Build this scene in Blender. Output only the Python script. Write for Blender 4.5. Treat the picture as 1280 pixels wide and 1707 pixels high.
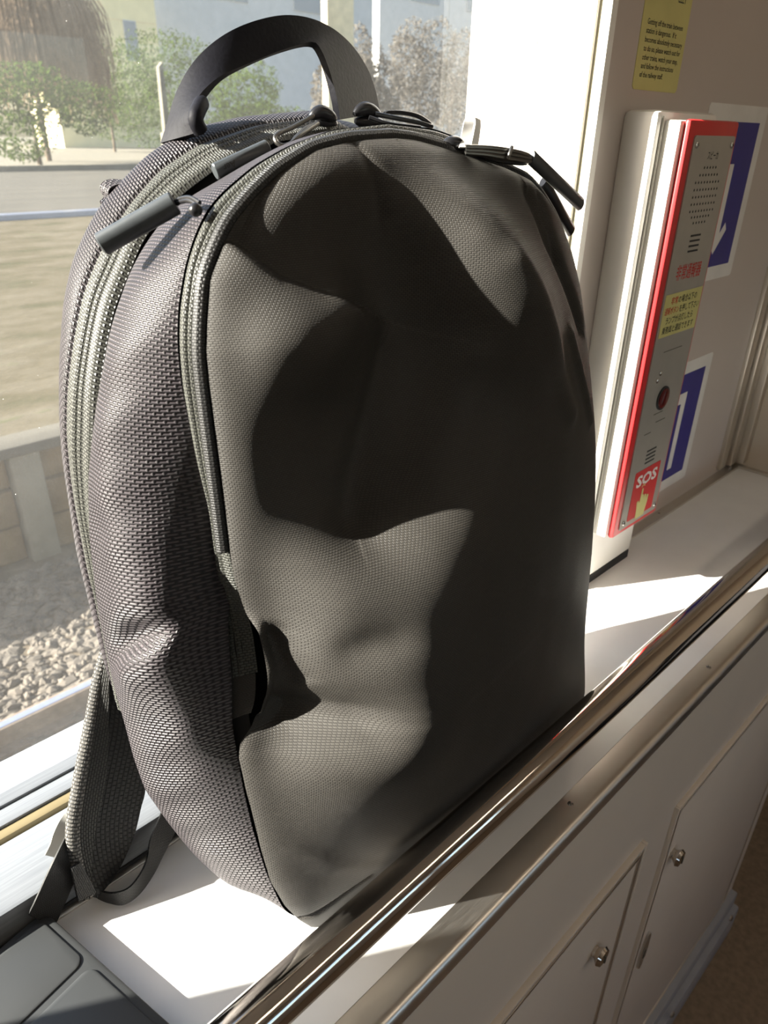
import bpy, math, random
import numpy as np
from mathutils import Vector, Matrix
random.seed(7); rng = np.random.default_rng(7)
for o in list(bpy.data.objects): bpy.data.objects.remove(o)
scn = bpy.context.scene
COL = scn.collection

# ------------------------------------------------------------------ camera, world, sun, exposure
S = 0.44                                   # camera height above the shelf top (m)
FPX = 1200.0
RC = np.array([[0.7178841, -0.69596032, 0.01678263], [-0.31362646, -0.34484053, -0.8847166], [0.62151498, 0.6298605, -0.4658271]])
CAM = np.array([0, 0, S])
cam = bpy.data.cameras.new('camera'); co = bpy.data.objects.new('camera', cam); COL.objects.link(co)
co.matrix_world = Matrix(((RC[0, 0], -RC[1, 0], -RC[2, 0], CAM[0]), (RC[0, 1], -RC[1, 1], -RC[2, 1], CAM[1]), (RC[0, 2], -RC[1, 2], -RC[2, 2], CAM[2]), (0, 0, 0, 1)))
cam.sensor_fit = 'HORIZONTAL'; cam.sensor_width = 36; cam.lens = 36 * FPX / 1280; cam.clip_start = 0.01; cam.clip_end = 500
cam.dof.use_dof = True; cam.dof.focus_distance = 0.47; cam.dof.aperture_fstop = 20
scn.camera = co

SUN_AZ, SUN_EL = -30.0, 26.5               # travel direction in the XY plane, elevation
w = bpy.data.worlds.new('world'); scn.world = w; w.use_nodes = True
nt = w.node_tree; nt.nodes.clear()
sky = nt.nodes.new('ShaderNodeTexSky'); sky.sky_type = 'NISHITA'; sky.sun_disc = False
sky.sun_elevation = math.radians(SUN_EL); sky.sun_rotation = math.radians(-60); sky.air_density = 1.0; sky.dust_density = 2.0
bg = nt.nodes.new('ShaderNodeBackground'); bg.inputs[1].default_value = 0.42
out = nt.nodes.new('ShaderNodeOutputWorld'); nt.links.new(sky.outputs[0], bg.inputs[0]); nt.links.new(bg.outputs[0], out.inputs[0])
sl = bpy.data.lights.new('sun', 'SUN'); sl.energy = 37.0; sl.angle = math.radians(0.6); sl.color = (1.0, 0.95, 0.88)
so = bpy.data.objects.new('sun', sl); COL.objects.link(so)
ce, se = math.cos(math.radians(SUN_EL)), math.sin(math.radians(SUN_EL))
sdir = Vector((ce * math.cos(math.radians(SUN_AZ)), ce * math.sin(math.radians(SUN_AZ)), -se))
so.rotation_euler = sdir.to_track_quat('-Z', 'Y').to_euler(); so.location = (-3, 3, 3)
vs = scn.view_settings; vs.view_transform = 'Standard'; vs.look = 'None'; vs.gamma = 1; vs.use_curve_mapping = False; vs.exposure = 0.0

# ------------------------------------------------------------------ helpers
def ray(x, y): return RC.T @ np.array([(x - 640) / FPX, (y - 853.5) / FPX, 1.0])
def onplane(x, y, n, d):
    r = ray(x, y); n = np.array(n, float); return CAM + (d - n @ CAM) / (n @ r) * r
def atX(x, y, X): return onplane(x, y, (1, 0, 0), X)
def atY(x, y, Y): return onplane(x, y, (0, 1, 0), Y)
def atZ(x, y, Z): return onplane(x, y, (0, 0, 1), Z)

def link(o, parent=None):
    COL.objects.link(o)
    if parent is not None: o.parent = parent
    return o
def tag(o, label=None, cat=None, group=None, kind=None):
    if label: o['label'] = label
    if cat: o['category'] = cat
    if group: o['group'] = group
    if kind: o['kind'] = kind
    return o
def thing(name, label, cat, group=None, kind=None, loc=(0, 0, 0)):
    o = bpy.data.objects.new(name, None); o.location = loc; o.empty_display_size = .02
    return tag(link(o), label, cat, group, kind)
def mesh(name, vs_, fs, mat, parent=None, smooth=False, uv=None, sharp=None):
    me = bpy.data.meshes.new(name); me.from_pydata([tuple(map(float, v)) for v in vs_], [], [tuple(int(i) for i in f) for f in fs]); me.update()
    if uv is not None:
        ul = me.uv_layers.new(name='UVMap'); uva = np.asarray(uv, float)
        li = np.empty(len(me.loops), int); me.loops.foreach_get('vertex_index', li)
        ul.data.foreach_set('uv', uva[li].ravel())
    if smooth:
        me.polygons.foreach_set('use_smooth', [True] * len(me.polygons))
        if sharp: me.set_sharp_from_angle(angle=math.radians(sharp))
    if mat is not None: me.materials.append(M[mat] if isinstance(mat, str) else mat)
    return link(bpy.data.objects.new(name, me), parent)

class MB:
    def __init__(s): s.v = []; s.f = []; s.uv = []
    def add(s, v, f, uv=None):
        b = len(s.v); s.v += [tuple(x) for x in v]; s.f += [tuple(i + b for i in q) for q in f]
        s.uv += list(uv) if uv is not None else [(0, 0)] * len(v); return s
    def box(s, lo, hi, b=0.0):
        """axis box with chamfered edges of size b"""
        lo = np.array(lo, float); hi = np.array(hi, float)
        lo, hi = np.minimum(lo, hi), np.maximum(lo, hi)
        if b <= 0:
            v = [(x, y, z) for x in (lo[0], hi[0]) for y in (lo[1], hi[1]) for z in (lo[2], hi[2])]
            return s.add(v, [(0, 1, 3, 2), (4, 6, 7, 5), (0, 4, 5, 1), (2, 3, 7, 6), (0, 2, 6, 4), (1, 5, 7, 3)])
        b = min(b, *((hi - lo) * .45))
        import bmesh
        bm = bmesh.new(); bmesh.ops.create_cube(bm, size=1)
        for vv in bm.verts: vv.co = Vector([(lo[i] + hi[i]) / 2 + vv.co[i] * (hi[i] - lo[i]) for i in range(3)])
        bmesh.ops.bevel(bm, geom=list(bm.edges), offset=b, segments=2, profile=.5, affect='EDGES')
        bm.verts.index_update()
        s.add([tuple(vv.co) for vv in bm.verts], [tuple(q.index for q in ff.verts) for ff in bm.faces]); bm.free(); return s
    def tube(s, pts, r, n=10, cap=True):
        pts = [np.array(p, float) for p in pts]; rr = r if hasattr(r, '__len__') else [r] * len(pts)
        rings = []; up = None
        for i, p in enumerate(pts):
            t = pts[min(i + 1, len(pts) - 1)] - pts[max(i - 1, 0)]; t /= np.linalg.norm(t) + 1e-12
            if up is None:
                a = np.array([0, 0, 1.]) if abs(t[2]) < .9 else np.array([1., 0, 0]); up = a - t * (a @ t)
            up = up - t * (up @ t); up /= np.linalg.norm(up); sd = np.cross(t, up)
            rings.append([p + rr[i] * (math.cos(2 * math.pi * k / n) * up + math.sin(2 * math.pi * k / n) * sd) for k in range(n)])
        v = [q for g in rings for q in g]; f = []
        for i in range(len(pts) - 1):
            for k in range(n): f.append((i * n + k, i * n + (k + 1) % n, (i + 1) * n + (k + 1) % n, (i + 1) * n + k))
        if cap: f += [tuple(range(n))[::-1], tuple((len(pts) - 1) * n + k for k in range(n))]
        return s.add(v, f)
    def cyl(s, c, axis, r, h, n=20):
        c = np.array(c, float); a = np.array(axis, float); a /= np.linalg.norm(a); return s.tube([c, c + a * h], r, n)
    def build(s, name, mat, parent=None, smooth=False, sharp=35):
        return mesh(name, s.v, s.f, mat, parent, smooth, s.uv, sharp if smooth else None)

def grid_faces(n, m, closed=False):
    f = []
    for i in range(n - 1):
        for j in range(m if closed else m - 1):
            f.append((i * m + j, i * m + (j + 1) % m, (i + 1) * m + (j + 1) % m, (i + 1) * m + j))
    return f
def resample(p, n):
    p = np.asarray(p, float); d = np.r_[0, np.cumsum(np.linalg.norm(np.diff(p, axis=0), axis=1))]
    t = np.linspace(0, d[-1], n); return np.stack([np.interp(t, d, p[:, k]) for k in range(p.shape[1])], 1)
def smooth_curve(p, n, it=2):
    p = resample(p, n)
    for _ in range(it):
        q = p.copy(); q[1:-1] = .25 * p[:-2] + .5 * p[1:-1] + .25 * p[2:]; p = q
    return p
def catmull(p, n):
    p = np.asarray(p, float); P = np.vstack([2 * p[0] - p[1], p, 2 * p[-1] - p[-2]]); o = []
    for i in range(len(p) - 1):
        for t in np.linspace(0, 1, 12, endpoint=False):
            a, b, c, d = P[i:i + 4]
            o.append(.5 * (2 * b + (c - a) * t + (2 * a - 5 * b + 4 * c - d) * t * t + (3 * b - a - 3 * c + d) * t ** 3))
    o.append(p[-1]); return resample(o, n)
def ribbon(mb, A, B, th, normal_flip=1):
    """solid band between two edge curves A and B (same length), thickness th"""
    A = np.asarray(A, float); B = np.asarray(B, float); n = len(A)
    T = np.gradient((A + B) / 2, axis=0); N = np.cross(T, B - A); N /= np.linalg.norm(N, axis=1)[:, None] + 1e-12; N *= normal_flip * th / 2
    L = np.r_[0, np.cumsum(np.linalg.norm(np.diff((A + B) / 2, axis=0), axis=1))]; Wd = np.linalg.norm(B - A, axis=1)
    k = 8; ring = []; uv = []
    for i in range(n):
        r = []
        for j in range(k + 1):
            t = j / k; r.append(A[i] + (B[i] - A[i]) * t + N[i]); uv.append((L[i], t * Wd[i]))
        for j in range(k, -1, -1):
            t = j / k; r.append(A[i] + (B[i] - A[i]) * t - N[i]); uv.append((L[i], t * Wd[i]))
        ring += r
    m = 2 * (k + 1); f = grid_faces(n, m, True); f += [tuple(range(m))[::-1], tuple((n - 1) * m + j for j in range(m))]
    return mb.add(ring, f, uv)

# ------------------------------------------------------------------ materials
M = {}
def new_mat(name):
    m = bpy.data.materials.new(name); m.use_nodes = True; M[name] = m
    t = m.node_tree; return m, t, t.nodes['Principled BSDF']
def N(t, typ, **kw):
    n = t.nodes.new(typ)
    for k, v in kw.items():
        if k.startswith('i_'): n.inputs[k[2:]].default_value = v
        else: setattr(n, k, v)
    return n
def ramp(t, fac, stops):
    r = t.nodes.new('ShaderNodeValToRGB'); e = r.color_ramp.elements
    while len(e) < len(stops): e.new(.5)
    for q, (p, c) in zip(e, stops): q.position = p; q.color = (*c, 1) if len(c) == 3 else c
    t.links.new(fac, r.inputs[0]); return r
def noise(t, scale, detail=3, coord=None, rough=.5, vec=None):
    n = N(t, 'ShaderNodeTexNoise'); n.inputs['Scale'].default_value = scale; n.inputs['Detail'].default_value = detail; n.inputs['Roughness'].default_value = rough
    if vec is not None: t.links.new(vec, n.inputs['Vector'])
    elif coord: 
        tc = N(t, 'ShaderNodeTexCoord'); t.links.new(tc.outputs[coord], n.inputs['Vector'])
    return n
def bump(t, h, bs, strength=.3, dist=.001):
    b = N(t, 'ShaderNodeBump'); b.inputs['Strength'].default_value = strength; b.inputs['Distance'].default_value = dist
    t.links.new(h, b.inputs['Height']); t.links.new(b.outputs[0], bs.inputs['Normal']); return b
def plain(name, col, rough=.5, metal=0.0, var=.06, scale=30, spec=.5, bumps=0.0, coat=0.0):
    m, t, b = new_mat(name)
    n = noise(t, scale, 4, 'Object')
    c = np.array(col)
    r = ramp(t, n.outputs[0], [(.3, tuple(c * (1 - var))), (.7, tuple(np.minimum(c * (1 + var), 1)))])
    t.links.new(r.outputs[0], b.inputs['Base Color']); b.inputs['Roughness'].default_value = rough; b.inputs['Metallic'].default_value = metal
    b.inputs['Specular IOR Level'].default_value = spec; b.inputs['Coat Weight'].default_value = coat
    if bumps: bump(t, n.outputs[0], b, bumps, .0008)
    return m
plain('shelf_white', (.86, .85, .83), .32, var=.02)
plain('base_grey', (.36, .36, .37), .5); plain('panel_beige', (.67, .585, .485), .38, var=.02, scale=12)
plain('wall_cream', (.53, .465, .425), .3, var=.02, scale=12)
plain('frame_white', (.85, .83, .78), .35, var=.02)
plain('groove_dark', (.10, .09, .07), .7); plain('jamb_groove', (.30, .28, .20), .6)
plain('seal_brass', (.30, .24, .13), .45, .5)
plain('rubber_black', (.015, .015, .016), .7)
plain('plastic_red', (.62, .028, .03), .32, var=.05, scale=20)
plain('face_metal', (.42, .40, .36), .35, .35, var=.03, scale=60)
plain('paper_yellow', (.60, .56, .22), .55)
plain('paper_white', (.72, .70, .67), .5)
plain('paper_blue', (.02, .018, .21), .4)
plain('ink_black', (.02, .02, .02), .6)
plain('ink_red', (.55, .04, .03), .6)
plain('lens_red', (.10, .006, .006), .15)
plain('floor_brown', (.25, .18, .115), .75, var=.18, scale=90, bumps=.15)
plain('ceiling_white', (.75, .74, .72), .6)
plain('seat_dark', (.012, .012, .014), .8)
plain('case_grey', (.036, .038, .039), .55, var=.12, scale=14)
plain('slider_black', (.016, .016, .018), .3, .3)
plain('wire_metal', (.16, .155, .145), .32, .9)
plain('tab_grey', (.055, .062, .068), .38, .2, var=.1, scale=200)
plain('tag_white', (.72, .71, .68), .6)
plain('buckle_grey', (.55, .54, .50), .45)
plain('handle_black', (.007, .007, .010), .6, var=.2, scale=400, bumps=.2, spec=.12)
plain('inner_black', (.012, .011, .011), .85)
plain('ground_tan', (.16, .13, .09), .9, var=.2, scale=.5)
m, t, b = new_mat('lamp_glow'); b.inputs['Emission Color'].default_value = (1, .84, .66, 1); b.inputs['Emission Strength'].default_value = 5.2
# brushed steel + chrome
def steel(name, col, rough, aniso_scale):
    m, t, b = new_mat(name); tc = N(t, 'ShaderNodeTexCoord'); mp = N(t, 'ShaderNodeMapping'); mp.inputs['Scale'].default_value = aniso_scale
    t.links.new(tc.outputs['Object'], mp.inputs[0]); n = noise(t, 60, 4, vec=mp.outputs[0])
    r = ramp(t, n.outputs[0], [(.3, (rough * .8,) * 3), (.7, (rough * 1.2,) * 3)])
    t.links.new(r.outputs[0], b.inputs['Roughness']); b.inputs['Base Color'].default_value = (*col, 1); b.inputs['Metallic'].default_value = 1
    bump(t, n.outputs[0], b, .04, .0003)
steel('chrome', (.62, .57, .52), .07, (1, 40, 40))
steel('trim_steel', (.70, .66, .60), .36, (1, 60, 60))
m, t, b = new_mat('sill_metal'); tc = N(t, 'ShaderNodeTexCoord'); mp = N(t, 'ShaderNodeMapping'); mp.inputs['Scale'].default_value = (2, 60, 60); t.links.new(tc.outputs['Object'], mp.inputs[0]); n = noise(t, 12, 5, vec=mp.outputs[0]); r = ramp(t, n.outputs[0], [(.35, (.170, .182, .20)), (.7, (.215, .228, .245))]); t.links.new(r.outputs[0], b.inputs['Base Color']); b.inputs['Metallic'].default_value = .1; b.inputs['Roughness'].default_value = .45
steel('screw_steel', (.7, .68, .66), .2, (1, 1, 1))
# ballistic weave of the gussets: bright floats in rows, dark holes
def weave(name, light, dark, bw, rh, mortar, rough, bstr, offs=.5, spec=.5):
    m, t, b = new_mat(name); tc = N(t, 'ShaderNodeTexCoord')
    br = N(t, 'ShaderNodeTexBrick'); br.offset = offs; br.inputs['Scale'].default_value = 1; br.inputs['Brick Width'].default_value = bw; br.inputs['Row Height'].default_value = rh
    br.inputs['Mortar Size'].default_value = mortar; br.inputs['Mortar Smooth'].default_value = .9
    br.inputs['Color1'].default_value = (*light, 1); br.inputs['Color2'].default_value = (*[x * .8 for x in light], 1); br.inputs['Mortar'].default_value = (*dark, 1)
    t.links.new(tc.outputs['UV'], br.inputs[0])
    ns = noise(t, 25, 3, 'UV'); mx = N(t, 'ShaderNodeMix', data_type='RGBA', blend_type='MULTIPLY'); mx.inputs[0].default_value = .5
    r = ramp(t, ns.outputs[0], [(.3, (.7, .7, .7)), (.7, (1, 1, 1))])
    t.links.new(br.outputs['Color'], mx.inputs[6]); t.links.new(r.outputs[0], mx.inputs[7]); t.links.new(mx.outputs[2], b.inputs['Base Color'])
    b.inputs['Roughness'].default_value = rough; b.inputs['Specular IOR Level'].default_value = spec
    inv = N(t, 'ShaderNodeMath', operation='SUBTRACT'); inv.inputs[0].default_value = 1; t.links.new(br.outputs['Fac'], inv.inputs[1])
    bump(t, inv.outputs[0], b, bstr, .0006); return m
weave('ballistic_nylon', (.080, .067, .074), (.004, .002, .0035), .0034, .0019, .00082, .5, 1.0, .5, .4)
weave('zip_tape', (.074, .075, .062), (.016, .016, .014), .0026, .0016, .0004, .5, .8)
weave('zip_chain', (.13, .13, .11), (.012, .012, .010), .0030, .0022, .0006, .4, 1.0)
weave('webbing', (.026, .025, .024), (.006, .006, .006), .0022, .0011, .0003, .5, .6)
weave('strap_mesh', (.022, .021, .020), (.003, .003, .003), .0034, .0030, .0008, .7, .9)
weave('strap_edge', (.16, .15, .135), (.010, .010, .009), .0030, .0018, .0006, .5, .9); weave('strap_knit', (.05, .048, .043), (.006, .006, .005), .0028, .0016, .0005, .6, .9)
# coated front fabric: small dimple weave
m, t, b = new_mat('coated_fabric'); tc = N(t, 'ShaderNodeTexCoord')
br = N(t, 'ShaderNodeTexBrick'); br.offset = .5; br.inputs['Scale'].default_value = 1; br.inputs['Brick Width'].default_value = .0017; br.inputs['Row Height'].default_value = .0010
br.inputs['Mortar Size'].default_value = .00028; br.inputs['Mortar Smooth'].default_value = 1
t.links.new(tc.outputs['UV'], br.inputs[0])
br.inputs['Color1'].default_value = (.048, .044, .038, 1); br.inputs['Color2'].default_value = (.042, .038, .033, 1); br.inputs['Mortar'].default_value = (.020, .018, .016, 1)
t.links.new(br.outputs['Color'], b.inputs['Base Color'])
inv = N(t, 'ShaderNodeMath', operation='SUBTRACT'); inv.inputs[0].default_value = 1; t.links.new(br.outputs['Fac'], inv.inputs[1])
bump(t, inv.outputs[0], b, .62, .0003); b.inputs['Roughness'].default_value = .55; b.inputs['Specular IOR Level'].default_value = .3; b.inputs['Sheen Roughness'].default_value = .5
# window pane: clear, tinted a little, a film of dust that catches the sun
m, t, b = new_mat('pane_glass'); t.nodes.remove(b); o = t.nodes['Material Output']
tr = N(t, 'ShaderNodeBsdfTransparent'); tr.inputs[0].default_value = (.86, .87, .84, 1)
gl = N(t, 'ShaderNodeBsdfGlossy'); gl.inputs['Roughness'].default_value = .0
fr = N(t, 'ShaderNodeFresnel'); fr.inputs[0].default_value = 1.45
mx = N(t, 'ShaderNodeMixShader'); t.links.new(fr.outputs[0], mx.inputs[0]); t.links.new(tr.outputs[0], mx.inputs[1]); t.links.new(gl.outputs[0], mx.inputs[2])
df = N(t, 'ShaderNodeBsdfTranslucent'); df.inputs[0].default_value = (.8, .8, .75, 1)
n1 = noise(t, 9, 5, 'Object', .7); n2 = noise(t, 700, 1, 'Object')
r1 = ramp(t, n1.outputs[0], [(.3, (.018,) * 3), (.75, (.045,) * 3)]); r2 = ramp(t, n2.outputs[0], [(.78, (0,) * 3), (.84, (.35,) * 3)])
ad = N(t, 'ShaderNodeMath', operation='ADD'); t.links.new(r1.outputs[0], ad.inputs[0]); t.links.new(r2.outputs[0], ad.inputs[1])
mx2 = N(t, 'ShaderNodeMixShader'); t.links.new(ad.outputs[0], mx2.inputs[0]); t.links.new(mx.outputs[0], mx2.inputs[1]); t.links.new(df.outputs[0], mx2.inputs[2]); t.links.new(mx2.outputs[0], o.inputs[0])
# outdoors
def ground_mat(name, stops, scale, stretch, rough=.95):
    m, t, b = new_mat(name); tc = N(t, 'ShaderNodeTexCoord'); mp = N(t, 'ShaderNodeMapping'); mp.inputs['Scale'].default_value = stretch
    t.links.new(tc.outputs['Object'], mp.inputs[0]); n = noise(t, scale, 6, vec=mp.outputs[0], rough=.65)
    r = ramp(t, n.outputs[0], stops); t.links.new(r.outputs[0], b.inputs['Base Color']); b.inputs['Roughness'].default_value = rough; b.inputs['Specular IOR Level'].default_value = .1
    bump(t, n.outputs[0], b, .6, .05)
ground_mat('ballast_base', [(.3, (0.065, 0.053, 0.037)), (.7, (0.143, 0.115, 0.083))], 6, (.6, 1, 1))
ground_mat('dry_grass', [(.30, (0.040, 0.039, 0.018)), (.48, (0.068, 0.057, 0.035)), (.62, (0.091, 0.078, 0.055)), (.75, (0.052, 0.059, 0.022))], 2.2, (.5, 1, 1))
ground_mat('asphalt', [(.3, (0.058, 0.055, 0.048)), (.7, (0.084, 0.078, 0.065))], 1.5, (.2, 1, 1))
ground_mat('pale_concrete', [(.3, (0.123, 0.115, 0.092)), (.7, (0.170, 0.156, 0.125))], 3, (1, 1, 1))
ground_mat('stone_brown', [(.3, (0.091, 0.065, 0.037)), (.7, (0.150, 0.112, 0.065))], 5, (1, 1, 1))
plain('rail_head', (.34, .37, .48), .3, .7); plain('rail_rust', (.13, .10, .075), .8, var=.25)  # rail_head: blue sky reflection on the rail top put into the base colour
def leaf_mat(name, col, var, scale):
    m, t, b = new_mat(name); t.nodes.remove(b); n = noise(t, scale, 4, 'Object'); c = np.array(col); r = ramp(t, n.outputs[0], [(.3, tuple(c * (1 - var))), (.7, tuple(c * (1 + var)))])
    d = N(t, 'ShaderNodeBsdfDiffuse'); q = N(t, 'ShaderNodeBsdfTranslucent'); x = N(t, 'ShaderNodeMixShader'); x.inputs[0].default_value = .45
    t.links.new(r.outputs[0], d.inputs[0]); t.links.new(r.outputs[0], q.inputs[0]); t.links.new(d.outputs[0], x.inputs[1]); t.links.new(q.outputs[0], x.inputs[2]); t.links.new(x.outputs[0], t.nodes['Material Output'].inputs[0])
leaf_mat('leaf_green', (.052, .080, .017), .35, 2.0); leaf_mat('leaf_dry', (.26, .19, .13), .3, 3)
leaf_mat('leaf_grey', (.13, .12, .105), .35, 1.2); plain('bark', (.12, .09, .06), .9)
plain('siding_yellow', (.78, .68, .40), .7, var=.06, scale=1.2); plain('siding_grey', (.55, .55, .54), .7, var=.06, scale=1); plain('house_glass', (.22, .24, .27), .2)
plain('roof_grey', (.16, .16, .17), .7); plain('post_red', (.60, .05, .05), .5); plain('timber_tan', (.74, .60, .36), .7, var=.15, scale=2)

# ------------------------------------------------------------------ the setting
k = S
Yg, Yw, Ynos = .980 * k, .793 * k, .777 * k           # glass plane, wall face, sill nosing
Xj, Xl, Xe = 1.257 * k, -.685 * k, 2.48 * k           # right jamb at the glass, left jamb, end wall
Xjf = 1.307 * k                                       # right jamb at the wall face (splayed reveal)
WS = .793 / .763
def wx(x): return x * WS * k
def wz(z): return (1 - (1 - z) * WS) * k
Zs = .064 * k                                         # sill height
ZF, ZC, YO = -.913, 1.35, -2.35                       # floor, ceiling, opposite wall
Ztop = .98                                            # window head
YOUT = Yg + .035

wl = mesh('wall_window', [], [], None); bpy.data.objects.remove(wl)
mb = MB(); mb.add([(x, y, z) for z in (0, ZC) for x, y in ((Xjf, Yw), (Xe, Yw), (Xe, YOUT), (Xj - .002, YOUT), (Xj + .002, Yg))], [(0, 1, 6, 5), (1, 2, 7, 6), (2, 3, 8, 7), (3, 4, 9, 8), (4, 0, 5, 9), (4, 3, 2, 1, 0), (5, 6, 7, 8, 9)])
wr = mb.build('wall_right', 'wall_cream'); tag(wr, 'cream side wall panel between the window and the end wall', kind='structure')
mb = MB(); mb.box((-3, Yw, 0), (Xl, YOUT, ZC), .004); tag(mb.build('wall_left', 'wall_cream', None, True), 'cream wall beside the window, beyond the dark case', kind='structure')
mb = MB(); mb.box((Xl, Yw, Ztop), (Xj, YOUT, ZC)); tag(mb.build('wall_top', 'wall_cream'), 'wall above the train window', kind='structure')
mb = MB(); mb.box((-3, Ynos, ZF), (Xe + .04, YOUT, -.004)); tag(mb.build('wall_below', 'wall_cream'), 'side wall below the window sill', kind='structure')
mb = MB(); mb.box((-3, YO, ZF - .05), (Xe + .9, YOUT, ZF)); tag(mb.build('floor', 'floor_brown'), 'brown carriage floor', kind='structure')
mb = MB(); mb.box((-3, YO, ZC), (Xe + .9, YOUT, ZC + .05)); tag(mb.build('ceiling', 'ceiling_white'), 'white carriage ceiling', kind='structure')
# end wall: behind the shelf, a doorway strip further in
mb = MB(); mb.box((Xe, .160, ZF), (Xe + .03, YOUT, ZC), .003); we = mb.build('wall_end', 'panel_beige', None, True); tag(we, 'beige end wall at the far end of the shelf', kind='structure')
mb = MB(); mb.box((Xe + .002, Yw, ZF), (Xe + .9, YOUT, ZC)); tag(mb.build('wall_beyond', 'wall_cream'), 'side wall beyond the end wall', kind='structure')
mb = MB(); mb.box((Xe + .87, YO, ZF), (Xe + .9, YOUT, ZC)); tag(mb.build('wall_far', 'panel_beige'), 'far carriage partition beyond the cabinet', kind='structure')
mb = MB(); mb.box((-3.03, YO, ZF), (-3, YOUT, ZC)); tag(mb.build('wall_rear', 'panel_beige'), 'carriage partition behind the viewer', kind='structure')
# opposite wall with a long row of windows
mb = MB(); mb.box((-3, YO - .05, ZF), (Xe + .9, YO, .25)); mb.box((-3, YO - .05, .75), (Xe + .9, YO, ZC))
for x in (-3, -1.5, 0, 1.5): mb.box((x, YO - .05, .25), (x + .12, YO, .75))
tag(mb.build('wall_opposite', 'wall_cream'), 'opposite side wall with a row of windows', kind='structure')

tag(mesh('ground_other', [(-60, YO - .4, -1.9), (80, YO - .4, -1.9), (80, -60, -1.9), (-60, -60, -1.9)], [(0, 1, 2, 3)], 'ground_tan'), 'tan ground on the other side of the train', kind='structure')
for x in (-2.0, .2):
    cl = thing('ceiling_lamp', 'long fluorescent ceiling lamp ' + ('nearer the rear partition' if x < 0 else 'nearer the end wall'), 'lamp', 'ceiling lamps'); MB().box((x, -1.1, ZC - .06), (x + 1.4, -.9, ZC), .01).build('housing', 'ceiling_white', cl, True)
    MB().box((x + .02, -1.085, ZC - .075), (x + 1.38, -.915, ZC - .058), .006).build('diffuser', 'lamp_glow', cl, True)
# the window: sill, jambs, grooves, pane
win = thing('window_1', 'large carriage window behind the backpack', None, kind='structure')
mb = MB(); mb.box((Xl, Ynos, -.004), (Xj, .893 * k, Zs), .003); mb.build('window_sill', 'sill_metal', win, True)
mb = MB(); mb.box((Xl, .893 * k, -.004), (Xj, .902 * k, Zs - .008)); mb.build('sill_gap', 'rubber_black', win)
mb = MB(); mb.box((Xl, .902 * k, -.004), (Xj, .921 * k, Zs - .001), .001); mb.build('sill_channel', 'seal_brass', win, True)
mb = MB(); mb.box((Xl, .921 * k, -.004), (Xj, .955 * k, Zs + .001), .001); mb.box((Xl, .955 * k, -.004), (Xj, Yg + .03, Zs + .003), .001); mb.build('sash_rail', 'sill_metal', win, True)
mb = MB(); mb.box((Xl, Ynos - .0045, 0), (Xj, Ynos, .0022), .0008); mb.build('sill_seal', 'trim_steel', win, True)
mb = MB(); mb.box((Xl, Ynos - .0010, .0022), (Xj, Ynos + .001, .0050)); mb.build('sill_joint', 'rubber_black', win)
def jy(px):                                            # depth on the splayed reveal of a vertical line seen at px in the top row
    r = ray(px, 0); return (1.257 + .98 * .2674) / (r[0] + .2674 * r[1]) * r[1]
for p0, p1, p, mt in ((840, 909, .006, 'frame_white'), (909, 915, -.001, 'jamb_groove'), (915, 923, .005, 'frame_white'), (923, 928, .002, 'paper_yellow'), (928, 1004, .006, 'frame_white'), (1004, 1016, .003, 'jamb_groove'), (1016, 1028, .005, 'frame_white')):
    ya, yb = jy(p0) * k, jy(p1) * k; xa, xb = [(1.257 + .2674 * (.98 - y / k)) * k for y in (ya, yb)]
    MB().add([(x, y, z) for z in (Zs - .001, Ztop) for x, y in ((xa - p, ya), (xb - p, yb), (xb + .003, yb), (xa + .003, ya))], [(0, 1, 5, 4), (1, 2, 6, 5), (2, 3, 7, 6), (3, 0, 4, 7), (4, 5, 6, 7), (3, 2, 1, 0)]).build('jamb_strip', mt, win)
mb = MB(); mb.box((Xl, Yw, Zs), (Xl + .004, YOUT, Ztop)); mb.box((Xl, Yw, Ztop - .004), (Xj, YOUT, Ztop)); mb.build('window_frame', 'frame_white', win)
mesh('pane', [(Xl, Yg, Zs), (Xj, Yg, Zs), (Xj, Yg, Ztop), (Xl, Yg, Ztop)], [(0, 1, 2, 3)], 'pane_glass', win)

# corner mouldings between side wall and end wall
mb = MB(); mb.box((wx(2.25), Yw - .006, .01), (wx(2.29), Yw + .002, ZC), .002); mb.box((wx(2.31), Yw - .010, .01), (2.45 * k, Yw + .002, ZC), .002); mb.box((2.45 * k, Yw - .020, .01), (Xe + .001, Yw + .002, ZC), .003)
tag(mb.build('trim_1', 'trim_steel', None, True), 'metal corner moulding beside the end wall', kind='structure')
t2 = thing('trim_2', 'grey metal strip where the side wall meets the shelf', None, kind='structure')
mb = MB(); mb.box((1.60 * k, .763 * k, 0), (2.46 * k, Yw + .001, .004), .001); mb.build('base_strip', 'trim_steel', t2, True)
mb = MB(); mb.box((2.46 * k, .20, 0), (Xe + .001, Yw, .0041), .001); mb.build('base_strip', 'trim_steel', t2, True)
def screw(c, axis, r, parent, mat='screw_steel'):
    c = np.array(c, float); a = np.array(axis, float); a /= np.linalg.norm(a); mb = MB()
    mb.tube([c, c + a * r * .35, c + a * r * .6], [r, r, r * .6], 16)
    sd = np.cross(a, [0.3, .2, 1]); sd /= np.linalg.norm(sd); sc = mb.build('screw', mat, parent, True)
    for d in (sd, np.cross(a, sd)):
        q = MB(); q.tube([c + a * r * .6 - d * r * .55, c + a * r * .6 + d * r * .55], r * .13, 6); q.build('slot', 'groove_dark', sc)
    return sc
for p in ((1098, 857), (1216, 779)):
    screw(atZ(p[0], p[1], .0041), (0, 0, 1), .0025, t2)

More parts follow.
